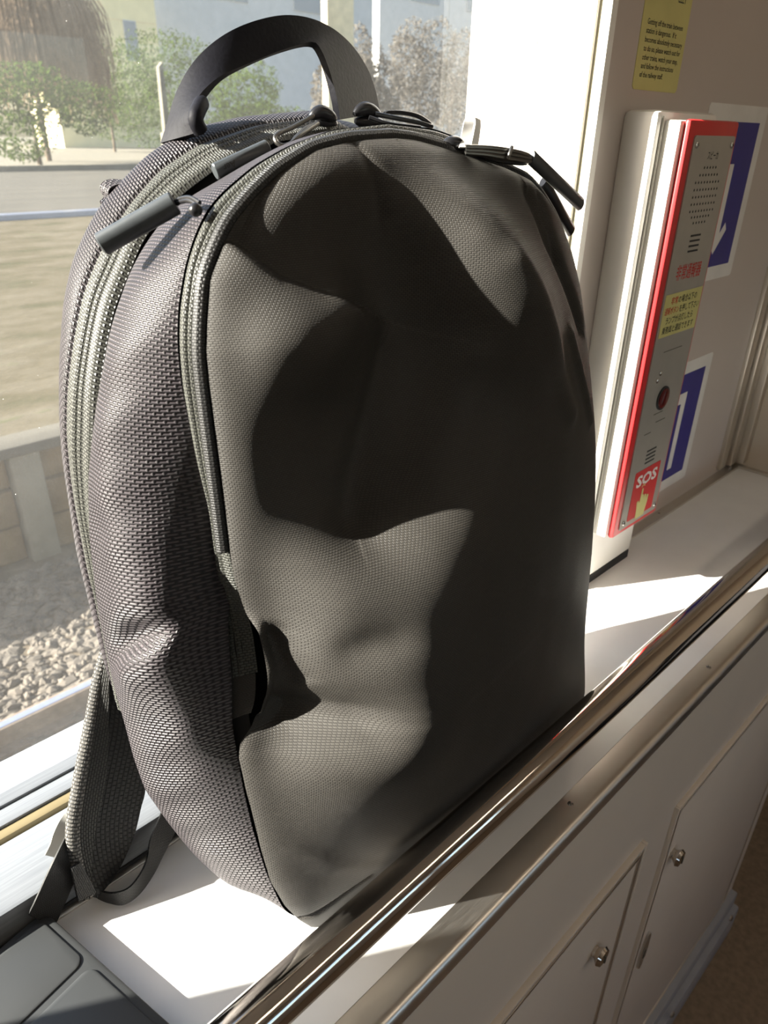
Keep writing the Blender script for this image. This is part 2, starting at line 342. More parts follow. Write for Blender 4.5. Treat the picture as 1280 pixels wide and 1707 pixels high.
# ------------------------------------------------------------------ shelf top and cabinet below it
Yf = .345 * k
sh = thing('shelf_top', 'white shelf top under the backpack with a steel edge strip', 'shelf')
mb = MB(); mb.box((-2.2, .395 * k, -.018), (Xe, Ynos - .0002, 0)); mb.build('worktop', 'shelf_white', sh)
mb = MB()
prof = [(.395 * k, -.017), (.395 * k, -.0004), (.394 * k, 0), (.362 * k, 0)] + [(Yf + .0005 + .006 * (1 - math.sin(a)), -.006 + .006 * math.cos(a)) for a in np.linspace(0, math.pi / 2, 7)] + [(Yf + .0005, -.0115), (Yf + .0015, -.017)]
n = len(prof); vv = [(x, p[0], p[1]) for x in (-2.2, Xe) for p in prof]
mb.add(vv, [(i, (i + 1) % n, n + (i + 1) % n, n + i) for i in range(n)]); ts = mb.build('edge_strip', 'trim_steel', sh, True, 30)
for x, y in ((951, 1340), (1181, 1112)): screw(atZ(x, y, 0) - [0, 0, .0018], (0, 0, 1), .0034, sh)

cb = thing('storage_cabinet', 'beige storage cabinet with two flush doors under the shelf', 'cabinet')
Yc = Yf + .002
mb = MB(); mb.box((-2.2, Yc, ZF + .10), (Xe, Ynos - .002, -.0185)); mb.build('body', 'panel_beige', cb)
Ybb = .132
mb = MB(); mb.box((-2.2, Ybb + .010, ZF + .062), (Xe, Yc + .05, ZF + .105), .003); mb.build('ledge', 'base_grey', cb, True)
bb = MB().box((-2.2, Ybb, ZF), (Xe + .004, Yc + .05, ZF + .070), .004).build('baseboard', 'base_grey', cb, True)
for p in ((1217, 1530), (1119, 1690)): screw(atY(p[0], p[1], Ybb), (0, -1, 0), .006, cb)
def door(x0, x1, z0, z1, bw, wide, knob, key=None):
    d = MB().box((x0, Yc - .004, z0), (x1, Yc + .01, z1), .0015).build('door', 'panel_beige', cb, True)
    for q, (a0, a1) in enumerate(((0, bw * .35), (bw * .65, bw))):
        fr = MB(); yy = Yc - .0055 if wide else Yc - .005
        fr.box((x0 - a1, yy, z0 - a1), (x0 - a0, Yc + .001, z1 + a1), .0008); fr.box((x1 + a0, yy, z0 - a1), (x1 + a1, Yc + .001, z1 + a1), .0008)
        fr.box((x0 - a0, yy, z1 + a0), (x1 + a0, Yc + .001, z1 + a1), .0008); fr.box((x0 - a0, yy, z0 - a1), (x1 + a0, Yc + .001, z0 - a0), .0008)
        fr.build('door_edging', 'trim_steel' if q == 0 else 'panel_beige', d, True)
    g = MB(); a0, a1 = bw * .35, bw * .65
    g.box((x0 - a1, Yc - .0008, z0 - a1), (x0 - a0, Yc + .001, z1 + a1)); g.box((x1 + a0, Yc - .0008, z0 - a1), (x1 + a1, Yc + .001, z1 + a1))
    g.box((x0 - a0, Yc - .0008, z1 + a0), (x1 + a0, Yc + .001, z1 + a1)); g.build('door_gap', 'groove_dark', d)
    kp = atY(knob[0], knob[1], Yc - .004)
    kb = MB(); kb.tube([kp, kp + [0, -.003, 0], kp + [0, -.008, 0], kp + [0, -.011, 0], kp + [0, -.012, 0]], [.006, .006, .0105, .009, .004], 20)
    kk = kb.build('door_knob', 'chrome', d, True); MB().box(kp + [-.001, -.0128, -.005], kp + [.001, -.0118, .005]).build('key_slot', 'groove_dark', kk)
    if key:
        kp = atY(key[0], key[1], Yc - .004); v = []
        for s_ in (0, 1):
            for i in range(24):
                a = 2 * math.pi * i / 24; v.append(kp + [.008 * math.cos(a), -.003 * s_, .036 * math.sin(a)])
        q = [(i, (i + 1) % 24, 24 + (i + 1) % 24, 24 + i) for i in range(24)] + [tuple(range(24, 48))]
        e = mesh('lock_plate', v, q, 'trim_steel', d)
        MB().box(kp + [-.002, -.0038, -.012], kp + [.002, -.0028, .004]).build('keyhole', 'groove_dark', e)
    return d
d1r, d1t = atY(1058, 1425, Yc)[0], atY(1058, 1425, Yc)[2]
door(-.25, d1r, ZF + .20, d1t, .012, True, (990, 1584))
d2l, d2t = atY(1128, 1347, Yc)[0], atY(1128, 1347, Yc)[2]
d2r, d2b = atY(1205, 1499, Yc)[0], atY(1205, 1499, Yc)[2]
door(d2l, 2.33 * k, max(d2b, ZF + .14), d2t, .008, False, (1120, 1422), (1071, 1583))
# dark seat base seen past the cabinet's end
st = thing('train_seat', 'dark seat standing beyond the far end of the cabinet', 'seat')
MB().box((Xe + .25, -.9, ZF + .02), (Xe + .75, -.15, ZF + .42), .03).build('seat_base', 'seat_dark', st, True)
MB().box((Xe + .65, -.9, ZF + .40), (Xe + .80, -.15, ZF + 1.0), .03).build('backrest', 'seat_dark', st, True)

# chrome grab rail
gr = thing('grab_rail', 'polished chrome grab rail along the front edge of the shelf', 'rail')
Yr, Zr, Rr = .418 * k, .108 * k, .0130
MB().tube([(x, Yr, Zr) for x in np.linspace(-1.6, Xe - .001, 40)], Rr, 48).build('tube', 'chrome', gr, True)
for x in (-1.2, -.35, Xe - .03):
    MB().tube([(x, Yr, Zr - Rr * .6), (x, Yr, .006), (x, Yr, .0055), (x, Yr, 0)], [.006, .006, .014, .014], 24).build('bracket', 'chrome', gr, True)

# ------------------------------------------------------------------ lettering helper (flat print standing on a plane that faces the cabin, -Y)
def text(name, body, x0, x1, z, h, y, mat, parent, th=.00015, rot=0.0, bold=.008):
    cu = bpy.data.curves.new(name, 'FONT'); cu.body = body; cu.size = 1; cu.resolution_u = 2; cu.offset = bold
    tmp = bpy.data.objects.new('tmp_text', cu); COL.objects.link(tmp)
    dg = bpy.context.evaluated_depsgraph_get(); dg.update(); me = bpy.data.meshes.new_from_object(tmp.evaluated_get(dg))
    bpy.data.objects.remove(tmp); bpy.data.curves.remove(cu)
    c = np.empty(len(me.vertices) * 3); me.vertices.foreach_get('co', c); c = c.reshape(-1, 3)
    if len(c) == 0: return None
    lo, hi = c.min(0), c.max(0); sx = (x1 - x0) / max(hi[0] - lo[0], 1e-6)
    q = np.stack([x0 + (c[:, 0] - lo[0]) * sx, np.full(len(c), y - th), z + c[:, 1] * h / .73], 1)
    if rot:
        m_ = q.mean(0); a = rot; d = q - m_; q = np.stack([m_[0] + d[:, 0] * math.cos(a) - d[:, 2] * math.sin(a), q[:, 1], m_[2] + d[:, 0] * math.sin(a) + d[:, 2] * math.cos(a)], 1)
    me.vertices.foreach_set('co', q.ravel()); me.name = name; me.materials.clear(); me.materials.append(M[mat])
    return link(bpy.data.objects.new(name, me), parent)
def plate(name, x0, x1, z0, z1, y, th, r, mat, parent, smooth=False):
    """rounded rectangle standing at y, facing the cabin"""
    p = []
    for cx, cz, a0 in ((x1 - r, z1 - r, 0), (x0 + r, z1 - r, 90), (x0 + r, z0 + r, 180), (x1 - r, z0 + r, 270)):
        for a in np.linspace(a0, a0 + 90, 5): p.append((cx + r * math.cos(math.radians(a)), cz + r * math.sin(math.radians(a))))
    n = len(p); v = [(a, y, c) for a, c in p] + [(a, y - th, c) for a, c in p]
    return mesh(name, v, [(i, (i + 1) % n, n + (i + 1) % n, n + i) for i in range(n)] + [tuple(range(n, 2 * n)), tuple(range(n))[::-1]], mat, parent)

# ------------------------------------------------------------------ emergency intercom
ic = thing('emergency_intercom', 'tall red framed emergency intercom with SOS label on the wall right of the window', 'intercom')
mb = MB(); mb.box((1.392 * k, .722 * k, .010), (1.645 * k, Yw + .001, 1.046 * k), .005); mb.build('housing', 'frame_white', ic, True)
MB().box((1.397 * k, .725 * k, 0), (1.640 * k, Yw, .010)).build('foot_gap', 'rubber_black', ic)
MB().box((1.405 * k, .7205 * k, .14 * k), (1.411 * k, .723 * k, 1.036 * k)).build('housing_groove', 'groove_dark', ic)
mb = MB(); mb.box((1.418 * k, .690 * k, .158 * k), (1.648 * k, .723 * k, 1.030 * k), .002); mb.build('back_box', 'frame_white', ic, True)
rf = MB().box((1.430 * k, .677 * k, .155 * k), (1.646 * k, .692 * k, 1.032 * k), .0032).build('red_frame', 'plastic_red', ic, True)
Yp = .6765 * k
fp = plate('face_plate', 1.452 * k, 1.630 * k, .170 * k, 1.006 * k, Yp + .0004, .0014, .003, 'face_metal', ic)
Yq = Yp - .0010
for x, z in ((1.463, .990), (1.618, .990), (1.466, .187), (1.617, .187)): screw((x * k, Yq, z * k), (0, -1, 0), .0026, ic)
mb = MB()
rows = [(5, .951), (7, .938), (9, .925), (9, .912), (9, .899), (9, .886), (9, .873), (7, .862), (5, .851)]
for nn, z in rows:
    for i in range(nn): mb.cyl(((1.542 + (i - (nn - 1) / 2) * .0127) * k, Yq + .0003, z * k), (0, -1, 0), .0011, .0004, 8)
o = mb.build('speaker_holes', 'ink_black', fp); tag(o, kind='stuff')
for z0 in (.825, .355):
    for i in range(4): MB().box((1.517 * k, Yq + .0002, (z0 - i * .010) * k), (1.562 * k, Yq - .0002, (z0 - i * .010 + .0038) * k)).build('slot', 'ink_black', fp)
text('lettering', 'スピーカ', 1.520 * k, 1.566 * k, .966 * k, .012 * k, Yq, 'ink_black', fp)
text('lettering', '非常通報器', 1.486 * k, 1.598 * k, .745 * k, .024 * k, Yq, 'ink_red', fp)
ys = plate('instruction_label', 1.459 * k, 1.627 * k, .628 * k, .717 * k, Yq, .0003, .001, 'paper_yellow', fp)
Yt = Yq - .0003
text('lettering', '非常', 1.487 * k, 1.516 * k, .696 * k, .012 * k, Yt, 'ink_red', ys); text('lettering', 'の場合以下の', 1.519 * k, 1.604 * k, .696 * k, .012 * k, Yt, 'ink_black', ys)
text('lettering', '通報ボタン', 1.466 * k, 1.528 * k, .676 * k, .012 * k, Yt, 'ink_red', ys); text('lettering', 'を押して下さい', 1.531 * k, 1.622 * k, .676 * k, .012 * k, Yt, 'ink_black', ys)
text('lettering', 'ランプが点灯したら', 1.478 * k, 1.602 * k, .656 * k, .012 * k, Yt, 'ink_black', ys)
text('lettering', '乗務員と通話できます', 1.470 * k, 1.612 * k, .636 * k, .012 * k, Yt, 'ink_black', ys)
MB().box((1.50 * k, Yq + .0002, .592 * k), (1.585 * k, Yq - .0001, .5936 * k)).build('seam_line', 'groove_dark', fp)
for x, z in ((1.503, .546), (1.494, .531)):
    c = np.array((x * k, Yq, z * k)); mb = MB(); mb.tube([c, c + [0, -.001, 0], c + [0, -.0018, 0]], [.0024, .0024, .001], 14); mb.build('indicator_lamp', 'screw_steel', fp, True)
c = np.array((1.540 * k, Yq, .482 * k)); MB().tube([c, c + [0, -.0012, 0], c + [0, -.0014, 0]], [.0122, .0122, .0105], 28).build('button_ring', 'ink_black', fp, True)
MB().tube([c + [0, -.0010, 0], c + [0, -.0022, 0], c + [0, -.003, 0]], [.0102, .0100, .007], 28).build('call_button', 'lens_red', fp, True)
for (x0, x1, z) in ((1.512, 1.556, .447), (1.530, 1.575, .425), (1.485, 1.515, .405)):
    MB().box((x0 * k, Yq + .0002, z * k), (x1 * k, Yq - .0001, (z + .002) * k)).build('print_line', 'groove_dark', fp)
sp = plate('sos_label', 1.482 * k, 1.603 * k, .184 * k, .312 * k, Yq, .0003, .002, 'plastic_red', fp)
text('lettering', 'SOS', 1.494 * k, 1.592 * k, .270 * k, .030 * k, Yt, 'paper_white', sp, bold=.035)
hand = [(-.020, -.050), (.022, -.050), (.028, -.020), (.030, .002), (.022, .006), (.018, -.004), (.016, .008), (.009, .010), (.006, -.001), (.004, .011), (-.003, .012), (-.004, .030), (-.011, .030), (-.012, -.008), (-.020, .002), (-.027, -.002), (-.022, -.024)]
v = [((1.541 + a) * k, Yt - .0002, (.228 + b_) * k) for a, b_ in hand]; mesh('hand_symbol', v, [tuple(range(len(v)))], 'paper_yellow', sp)
v = [((1.5335 + .009 * math.cos(a)) * k, Yt - .0002, (.263 + .006 * math.sin(a)) * k) for a in np.linspace(0, math.pi, 8)] + [((1.5335 + .005 * math.cos(a)) * k, Yt - .0002, (.263 + .003 * math.sin(a)) * k) for a in np.linspace(math.pi, 0, 8)]
mesh('hand_symbol', v, [(i, i + 1, 14 - i, 15 - i) for i in range(7)], 'paper_yellow', sp)

# ------------------------------------------------------------------ stickers on the wall
ws = plate('warning_sticker', wx(1.353), wx(1.523), wz(1.077), wz(1.36), Yw, .0004, .004, 'paper_yellow', None); tag(ws, 'yellow notice sticker printed in English above the intercom', 'sticker')
for i, (ln, wd) in enumerate((('Getting off the train between', .132), ('station is dangerous.  If it', .112), ('becomes absolutely necessary', .140), ('to do so, please watch out for', .138), ('other trains, watch your step,', .134), ('and follow the instructions', .122), ('of the railway staff.', .086))):
    text('lettering', ln, wx(1.372), wx(1.372 + wd), wz(1.176 - i * .0132), .0092 * k, Yw - .0004, 'ink_black', ws)
text('lettering', 'LLEY', wx(1.470), wx(1.500), wz(1.2165), .014 * k, Yw - .0004, 'ink_black', ws)
def blue_sticker(x0, x1, z0, z1, b, label):
    s_ = plate('pictogram_sticker', wx(x0), wx(x1), wz(z0), wz(z1), Yw, .0004, .004, 'paper_white', None); tag(s_, label, 'sticker', 'blue pictogram stickers')
    return s_, MB().box((wx(x0 + b), Yw - .0003, wz(z0 + b)), (wx(x1 - b), Yw - .0006, wz(z1 - b))).build('blue_field', 'paper_blue', s_)
s1, f1 = blue_sticker(1.68, 1.995, .69, 1.068, .033, 'upper blue sticker with a white arrow partly behind the intercom')
Yb = Yw - .0007
def flat(name, pts, parent): mesh(name, [(wx(a), Yb, wz(c)) for a, c in pts], [tuple(range(len(pts)))], 'paper_white', parent)
flat('arrow', [(a - .022, c) for a, c in ((1.855, .95), (1.889, .95), (1.889, .800), (1.912, .823), (1.924, .806), (1.875, .752), (1.822, .806), (1.834, .823), (1.855, .800))], f1)
s2, f2 = blue_sticker(1.68, 2.005, .112, .487, .033, 'lower blue sticker with a white bar partly behind the intercom')
flat('bar', [(1.862, .40), (1.888, .40), (1.888, .175), (1.862, .175)], f2); flat('bar', [(1.78, .40), (1.862, .40), (1.862, .37), (1.78, .37)], f2)

# ------------------------------------------------------------------ dark case at the lower left
case = thing('plastic_case', 'flat dark grey case with rounded raised panels beside the straps', 'case')
hc = .030 * k
cA = atZ(66, 1527, hc); cR = atZ(264, 1707, hc) - cA; cR[2] = 0; cR /= np.linalg.norm(cR); cL = np.array([cR[1], -cR[0], 0])       # cR along the right edge, cL to the left
cO = cA - cR * .002 - cL * .004
def rrect(x0, x1, y0, y1, r, n=6):
    p = []
    for cx, cy, a0 in ((x1 - r, y1 - r, 0), (x0 + r, y1 - r, 90), (x0 + r, y0 + r, 180), (x1 - r, y0 + r, 270)):
        for a in np.linspace(a0, a0 + 90, n): p.append((cx + r * math.cos(math.radians(a)), cy + r * math.sin(math.radians(a))))
    return p
def slab(name, x0, x1, y0, y1, r, z0, z1, b, mat, parent):
    rings = [(rrect(x0, x1, y0, y1, r), z0), (rrect(x0, x1, y0, y1, r), z1 - b), (rrect(x0 + b * .3, x1 - b * .3, y0 + b * .3, y1 - b * .3, r), z1 - b * .3), (rrect(x0 + b, x1 - b, y0 + b, y1 - b, max(r - b, .0005)), z1)]
    v = [cO + cR * px_ + cL * py_ + np.array([0, 0, z - hc]) for p, z in rings for px_, py_ in p]; n = len(rings[0][0])
    return mesh(name, v, grid_faces(4, n, True) + [tuple(3 * n + i for i in range(n)), tuple(range(n))[::-1]], mat, parent, True, None, 30)
slab('shell', 0, .122, 0, .17, .010, 0.0005, hc, .002, 'case_grey', case)
pv = [(264, 1707), (118, 1610)]
def cxy(px_, py_):
    q = atZ(px_, py_, hc + .0008) - cO; return q @ cR, q @ cL
e0 = cxy(140, 1603)[0]
slab('raised_panel', .0045, e0, .005, .165, .006, hc - .001, hc + .0012, .0012, 'case_grey', case)
slab('raised_panel', e0 + .0045, .1185, .005, .165, .006, hc - .001, hc + .0012, .0012, 'case_grey', case)

# ------------------------------------------------------------------ the backpack (own frame: u across, v up along its leaning front, w depth towards the window; cm)
P0 = np.array([.372, .512, 0]) * S
th_, ya_ = math.radians(9), math.radians(-3)
BU = np.array([math.cos(ya_), math.sin(ya_), 0]); bb_ = np.array([-math.sin(ya_), math.cos(ya_), 0]); BZ = np.array([0, 0, 1.])
BV = bb_ * math.sin(th_) + BZ * math.cos(th_); BW = bb_ * math.cos(th_) - BZ * math.sin(th_)
def W3(p):
    p = np.atleast_2d(np.asarray(p, float)); return P0 + (p[:, :1] * BU + p[:, 1:2] * BV + p[:, 2:3] * BW) / 100
def BP(x, y, w): return onplane(x, y, BW, BW @ P0 + w / 100)          # world point seen at (x, y) lying at depth w in the bag
def buv(x, y, w):
    q = BP(x, y, w) - P0; return (q @ BU * 100, q @ BV * 100)
bag = thing('backpack', 'black backpack with a draped coated front leaning against the window', 'backpack')

F_L = [(0.2, 0), (-.6, 1.4), (-1.3, 3.1), (-1.9, 5.5), (-2.1, 8.0), (-2.2, 10.8), (-2.3, 12.6), (-2.3, 14.6), (-2.0, 15.4), (-1.3, 15.9), (-.7, 16.7), (-.4, 18.0), (-.3, 20.7), (-.5, 22.7), (-.7, 24.1), (-.8, 25.2), (-.7, 26.9), (-.6, 28.6), (-.5, 30.5), (-.4, 32.6), (-.3, 34.3), (-.2, 35.6), (.1, 36.9), (.6, 38.7), (1.4, 39.9), (2.2, 40.9), (3.6, 42.0), (5.0, 42.9), (7.1, 43.8), (9.3, 44.2), (12.0, 44.35)]
F_R = [(13.5, 44.25), (15.5, 43.9), (17.8, 43.4), (20.3, 42.9), (22.7, 42.2), (24, 41.3), (25.4, 39.9), (26.6, 37.8), (27.5, 35.6), (28.4, 31.5), (29.2, 27), (29.6, 24), (29.6, 20), (29.3, 16), (28.8, 12), (28.4, 8.5), (28.6, 5), (28.8, 3), (28.2, 0)]
Z_L = [(3.0, .3), (.6, .3), (-.5, .9), (-1.1, 2.0), (-1.5, 4.8), (-1.6, 8.1), (-1.7, 10.9), (-1.7, 13.4), (-1.75, 15.5), (-1.5, 17.7), (-1.4, 19.5), (-1.0, 23.8), (-.8, 26.3), (-.7, 27.9), (-.8, 29.2), (-.9, 30.7), (-.9, 32.5), (-.9, 34.2), (-.7, 36), (-.3, 37.7), (.4, 39.4), (1.1, 40.6), (1.9, 41.6), (2.8, 42.3), (4.7, 43.4), (6.7, 44.2), (9.3, 44.9), (13.1, 45.3)]
Z_R = [(16.6, 45.1), (18.8, 44.6), (21, 43.9), (23.5, 42.9), (25.3, 41.4), (26.8, 39.5), (27.9, 36.5), (29.0, 31), (29.8, 25), (30, 20), (29.9, 15), (29.6, 10), (29.2, 5), (28.6, 1), (26, .3)]
G_L = [(4, 1.3), (.5, 1.3), (-1.6, 1.7), (-3.1, 2.9), (-4.2, 5.6), (-4.9, 8), (-5.5, 10.3), (-5.6, 12.8), (-5.5, 15.5), (-5.4, 17.7), (-5.3, 19.6), (-5.1, 22.3), (-4.9, 24.6), (-4.75, 26.6), (-4.2, 29.4), (-3.6, 31.2), (-3.0, 33.1), (-2.4, 34.5), (-1.8, 36.1), (-1, 37.6), (-.2, 39), (.7, 40.1), (1.9, 41.3), (2.7, 41.9), (4, 42.6), (5.8, 43.3), (7.9, 44.1), (9.7, 44.8), (15, 45.3)]
ZF_L = [(4, 1.5), (.5, 1.5), (-2.5, 3.0), (-4.4, 7), (-5.2, 11), (-5.3, 14.6), (-4.9, 19), (-4.7, 21.2), (-4.5, 24), (-4.3, 26.8), (-3.9, 29.1), (-3.3, 31.4), (-2.7, 33.7), (-1.8, 36), (-1, 37.7), (.2, 39.4), (1.1, 40.7), (2.4, 42), (4.2, 43.2), (6.5, 44.4), (10.6, 45.7), (15.5, 46.2)]
ZB_L = [(4, 2.0), (.5, 2.2), (-2.5, 4.4), (-4.2, 8), (-4.9, 12), (-4.9, 13.6), (-4.75, 18), (-4.7, 20.5), (-4.7, 23.4), (-4.5, 27.1), (-4.35, 28.8), (-4, 31.3), (-3.4, 33.6), (-2.5, 36), (-1.5, 38.2), (-.8, 39.3), (.4, 40.9), (2.1, 42.6), (4.1, 44.2), (6.8, 45.5), (10.6, 46.5), (15.5, 47.0)]
B_L = [(4, 5.2), (-1, 5.6), (-3.4, 8), (-4.3, 11), (-4.4, 12.3), (-4.3, 16.8), (-4.3, 21.3), (-4.2, 25.2), (-3.8, 28.3), (-3.5, 30.9), (-3, 33.3), (-2.4, 35.9), (-1.7, 38.2), (-.8, 40.1), (.4, 41.7), (1.4, 42.8), (2.8, 43.9), (4.3, 45), (5.6, 45.7), (7.9, 46.6), (10.8, 47.1), (15.5, 47.5)]
def mirror(L, c): return [(2 * c - u, v) for u, v in L[::-1]][1:]
NR = 150
def ring(L, R, w, wl=None):
    a = smooth_curve(L, NR, 2); b = smooth_curve(np.vstack([L[-1:], R]), NR, 2)[1:]
    p = np.vstack([a, b]); ww = np.full(len(p), float(w)) if not callable(w) else np.array([w(v) for v in p[:, 1]]); return np.c_[p, ww]
wz = lambda v: 1.8 - 1.3 * max(0, 1 - v / 8.0)
RF, RZ = ring(F_L, F_R, 0), ring(Z_L, Z_R, wz)
B_R = [(19.5, 47.1), (22.6, 45.7), (24.6, 43.2), (26.2, 39.5), (27.4, 34), (28, 28), (27.4, 22), (25.4, 17), (23.6, 12), (21.8, 8), (19, 5.2)]
RG = ring(G_L, mirror(G_L, 14.4), 7.0); RZF = ring(ZF_L, mirror(ZF_L, 14.0), 8.4); RZB = ring(ZB_L, mirror(ZB_L, 13.2), 10.5); RB = ring(B_L, B_R, 12.5)
def outward(r):
    t = np.gradient(r[:, :2], axis=0); t /= np.linalg.norm(t, axis=1)[:, None] + 1e-9
    return np.c_[-t[:, 1], t[:, 0], np.zeros(len(r))]                    # left of travel = outside
def loft(name, A, B, prof, mat, parent, uvs=1.0, extra=None, sl=slice(None)):
    """strip between rings A and B; prof = list of (s, height) across"""
    A, B = A[sl], B[sl]; oA, oB = outward(A), outward(B); n = len(A); pts = []; uv = []
    L = np.r_[0, np.cumsum(np.linalg.norm(np.diff((A + B) / 2, axis=0), axis=1))] / 100; wd = np.linalg.norm(B - A, axis=1) / 100
    for s_, h in prof:
        hh = h if not callable(h) else h(A, B)
        q = A * (1 - s_) + B * s_ + (oA * (1 - s_) + oB * s_) * (np.asarray(hh).reshape(-1, 1) if np.ndim(hh) else hh)
        if extra is not None: q = extra(q, s_, oA * (1 - s_) + oB * s_)
        pts.append(q); uv.append(np.c_[s_ * np.full(n, np.median(wd)), L])
    m = len(prof); P = W3(np.vstack(pts)); f = grid_faces(m, n); f = [q[::-1] for q in f]
    return mesh(name, P, f, mat, parent, True, np.vstack(uv) * uvs)

# side gusset with its folds
def gus(q, s_, o):
    v = q[:, 1]; left = q[:, 0] < 12
    d = np.zeros(len(q))
    d += 1.75 * np.exp(-((v - 23) / 8.5) ** 2) * (s_ / .28) * math.exp(1 - s_ / .28)
    d -= .95 * np.exp(-((v - (23.0 - 3.4 * s_)) / .8) ** 2) * np.exp(-((s_ - .42) / .30) ** 2)
    d += .55 * np.exp(-((v - (21.0 - 3.2 * s_)) / 1.4) ** 2) * np.exp(-((s_ - .45) / .32) ** 2)
    d += .40 * np.exp(-((v - 31) / 5) ** 2) * np.exp(-((s_ - .6) / .3) ** 2)
    d -= .30 * np.exp(-((v - 27) / 3) ** 2) * np.exp(-((s_ - .75) / .25) ** 2)
    d += .05 * np.sin(v * 2.1 + 5 * s_) * np.sin(math.pi * s_)
    # pulled tight near the front seam between the arch and the pocket opening
    d -= .55 * np.exp(-((v - 24) / 7) ** 2) * np.exp(-(s_ / .22) ** 2)
    q = q - np.array([0, 0, 1.0]) * (.9 * np.exp(-((v - 21) / 6) ** 2) * np.exp(-((s_ - .22) / .16) ** 2)).reshape(-1, 1)
    return q + o * (d * np.where(left, 1, .3)).reshape(-1, 1)
loft('side_gusset', RZ, RG, [(s_, (lambda A, B, s_=s_: .85 * max(0, math.sin(math.pi * s_)) ** .8 * (1 - .9 * np.clip((A[:, 1] - 36) / 7, 0, 1)) * np.clip((A[:, 1] - .4) / 3, 0, 1))) for s_ in np.linspace(0, 1, 44)], 'ballistic_nylon', bag, 1, gus)
# lip of the gusset turning into the recess of the main zip
RGi = RG - outward(RG) * 1.0 + np.array([0, 0, .7]); loft('gusset_lip', RG, RGi, [(s_, .25 * math.sin(math.pi * s_)) for s_ in np.linspace(0, 1, 7)], 'ballistic_nylon', bag)
# dark inner body and back panel
def inset(r, d): return r - outward(r) * d
core = [inset(RZ, 1.2), inset(RG, 1.3), inset(RZF, 1.1), inset(RZB, .6), inset(RB, .25)]
pts = np.vstack(core); n = len(RZ); f = [q[::-1] for q in grid_faces(len(core), n)]
f += [(i * n, (i + 1) * n, (i + 1) * n + n - 1, i * n + n - 1) for i in range(len(core) - 1)]
back = inset(RB, .25) + np.array([0, 0, .35]); back[:, 2] += .25; c0 = len(pts)
pts = np.vstack([pts, back, [[15, 24, 13.6]]]); f += [((len(core) - 1) * n + i, (len(core) - 1) * n + i + 1, c0 + i + 1, c0 + i) for i in range(n - 1)]
f += [(c0 + i, c0 + i + 1, len(pts) - 1) for i in range(n - 1)] + [(c0 + n - 1, c0, len(pts) - 1), ((len(core) - 1) * n, (len(core) - 1) * n + n - 1, c0 + n - 1, c0)]
mesh('inner_body', W3(pts), f, 'inner_black', bag, True)
# base panel under the bag
bp = np.vstack([RZ[:1] + [0, -.2, 0], RG[:1] + [0, -.2, 0], RZB[:1], RZB[-1:], RG[-1:] + [0, -.2, 0], RZ[-1:] + [0, -.2, 0]])
mesh('base_panel', np.vstack([W3(bp), W3(bp + [0, .6, 0])]), [(0, 1, 2, 3, 4, 5), (11, 10, 9, 8, 7, 6)] + [(i, (i + 1) % 6, 6 + (i + 1) % 6, 6 + i) for i in range(6)], 'ballistic_nylon', bag)
# main zipper: tape, two raised rows of coil, a slit between
def idx_v(r, v0): return int(np.argmax(r[:NR, 1] > v0))
iz = idx_v(RZF, 14.2); slz = slice(iz, 2 * NR - 1 - iz - 20)
zipprof = [(0, -.35), (.08, 0), (.2, .05), (.28, .06)] + [(.30 + .17 * i / 6, .08 + .13 * math.sin(math.pi * i / 6)) for i in range(7)] + [(.50, -.02)] + [(.53 + .17 * i / 6, .08 + .13 * math.sin(math.pi * i / 6)) for i in range(7)] + [(.73, .06), (.85, .05), (.97, 0), (1.0, -.12)]
mz = loft('main_zipper', RZF, RZB, zipprof, 'zip_tape', bag, 1, None, slz)
# rear strip behind the zipper
loft('rear_strip', RZB, RB, [(s_, .30 * math.sin(math.pi * s_) ** .6 if 0 < s_ < 1 else -.1) for s_ in np.linspace(0, 1, 14)], 'ballistic_nylon', bag, 1, None, slice(idx_v(RZB, 13.4), 2 * NR - 1 - 40))
loft('rear_piping', RB, inset(RB, .3) + np.array([0, 0, .5]), [(s_, .12 * math.sin(math.pi * s_)) for s_ in np.linspace(0, 1, 6)], 'webbing', bag)
# front zipper along the rim of the front panel and the rolled piping beside it
ifz = idx_v(RZ, 17.6)
fzp = [(0, -.25), (.10, .0), (.22, .05)] + [(.25 + .17 * i / 6, .06 + .11 * math.sin(math.pi * i / 6)) for i in range(7)] + [(.445, -.02)] + [(.47 + .17 * i / 6, .06 + .11 * math.sin(math.pi * i / 6)) for i in range(7)] + [(.70, .04), (.9, 0), (1, -.1)]
RFo = RF + np.array([0, 0, .35]); RZi = RZ.copy()
def tuck(q, s_, o): return q + np.exp(-((q[:, 1:2] - 20) / 4.5) ** 2) * np.array([.55, 0, 1.0])
fz = loft('front_zipper', RZi, RFo, fzp, 'zip_tape', bag, 1, tuck, slice(ifz, 2 * NR - 1 - 10))
ip = idx_v(RF, 26)
mb = MB(); pr = W3((RF + RZ * .0 + outward(RF) * .15 + np.array([0, 0, .45]))[ip:2 * NR - 30]); mb.tube(pr, .0034, 10); 
for i_, v_ in enumerate(mb.v): mb.uv[i_] = ((i_ % 10) * .0025, (i_ // 10) * .003)
mb.build('rim_piping', 'webbing', bag, True)
# stop patch below the zipper end
il = idx_v(RZ, 15.2)
loft('zip_stop', RZ, RFo, [(0, 0.05), (.3, .12), (.7, .12), (1, .05)], 'coated_fabric', bag, 1, tuck, slice(il, ifz + 1))

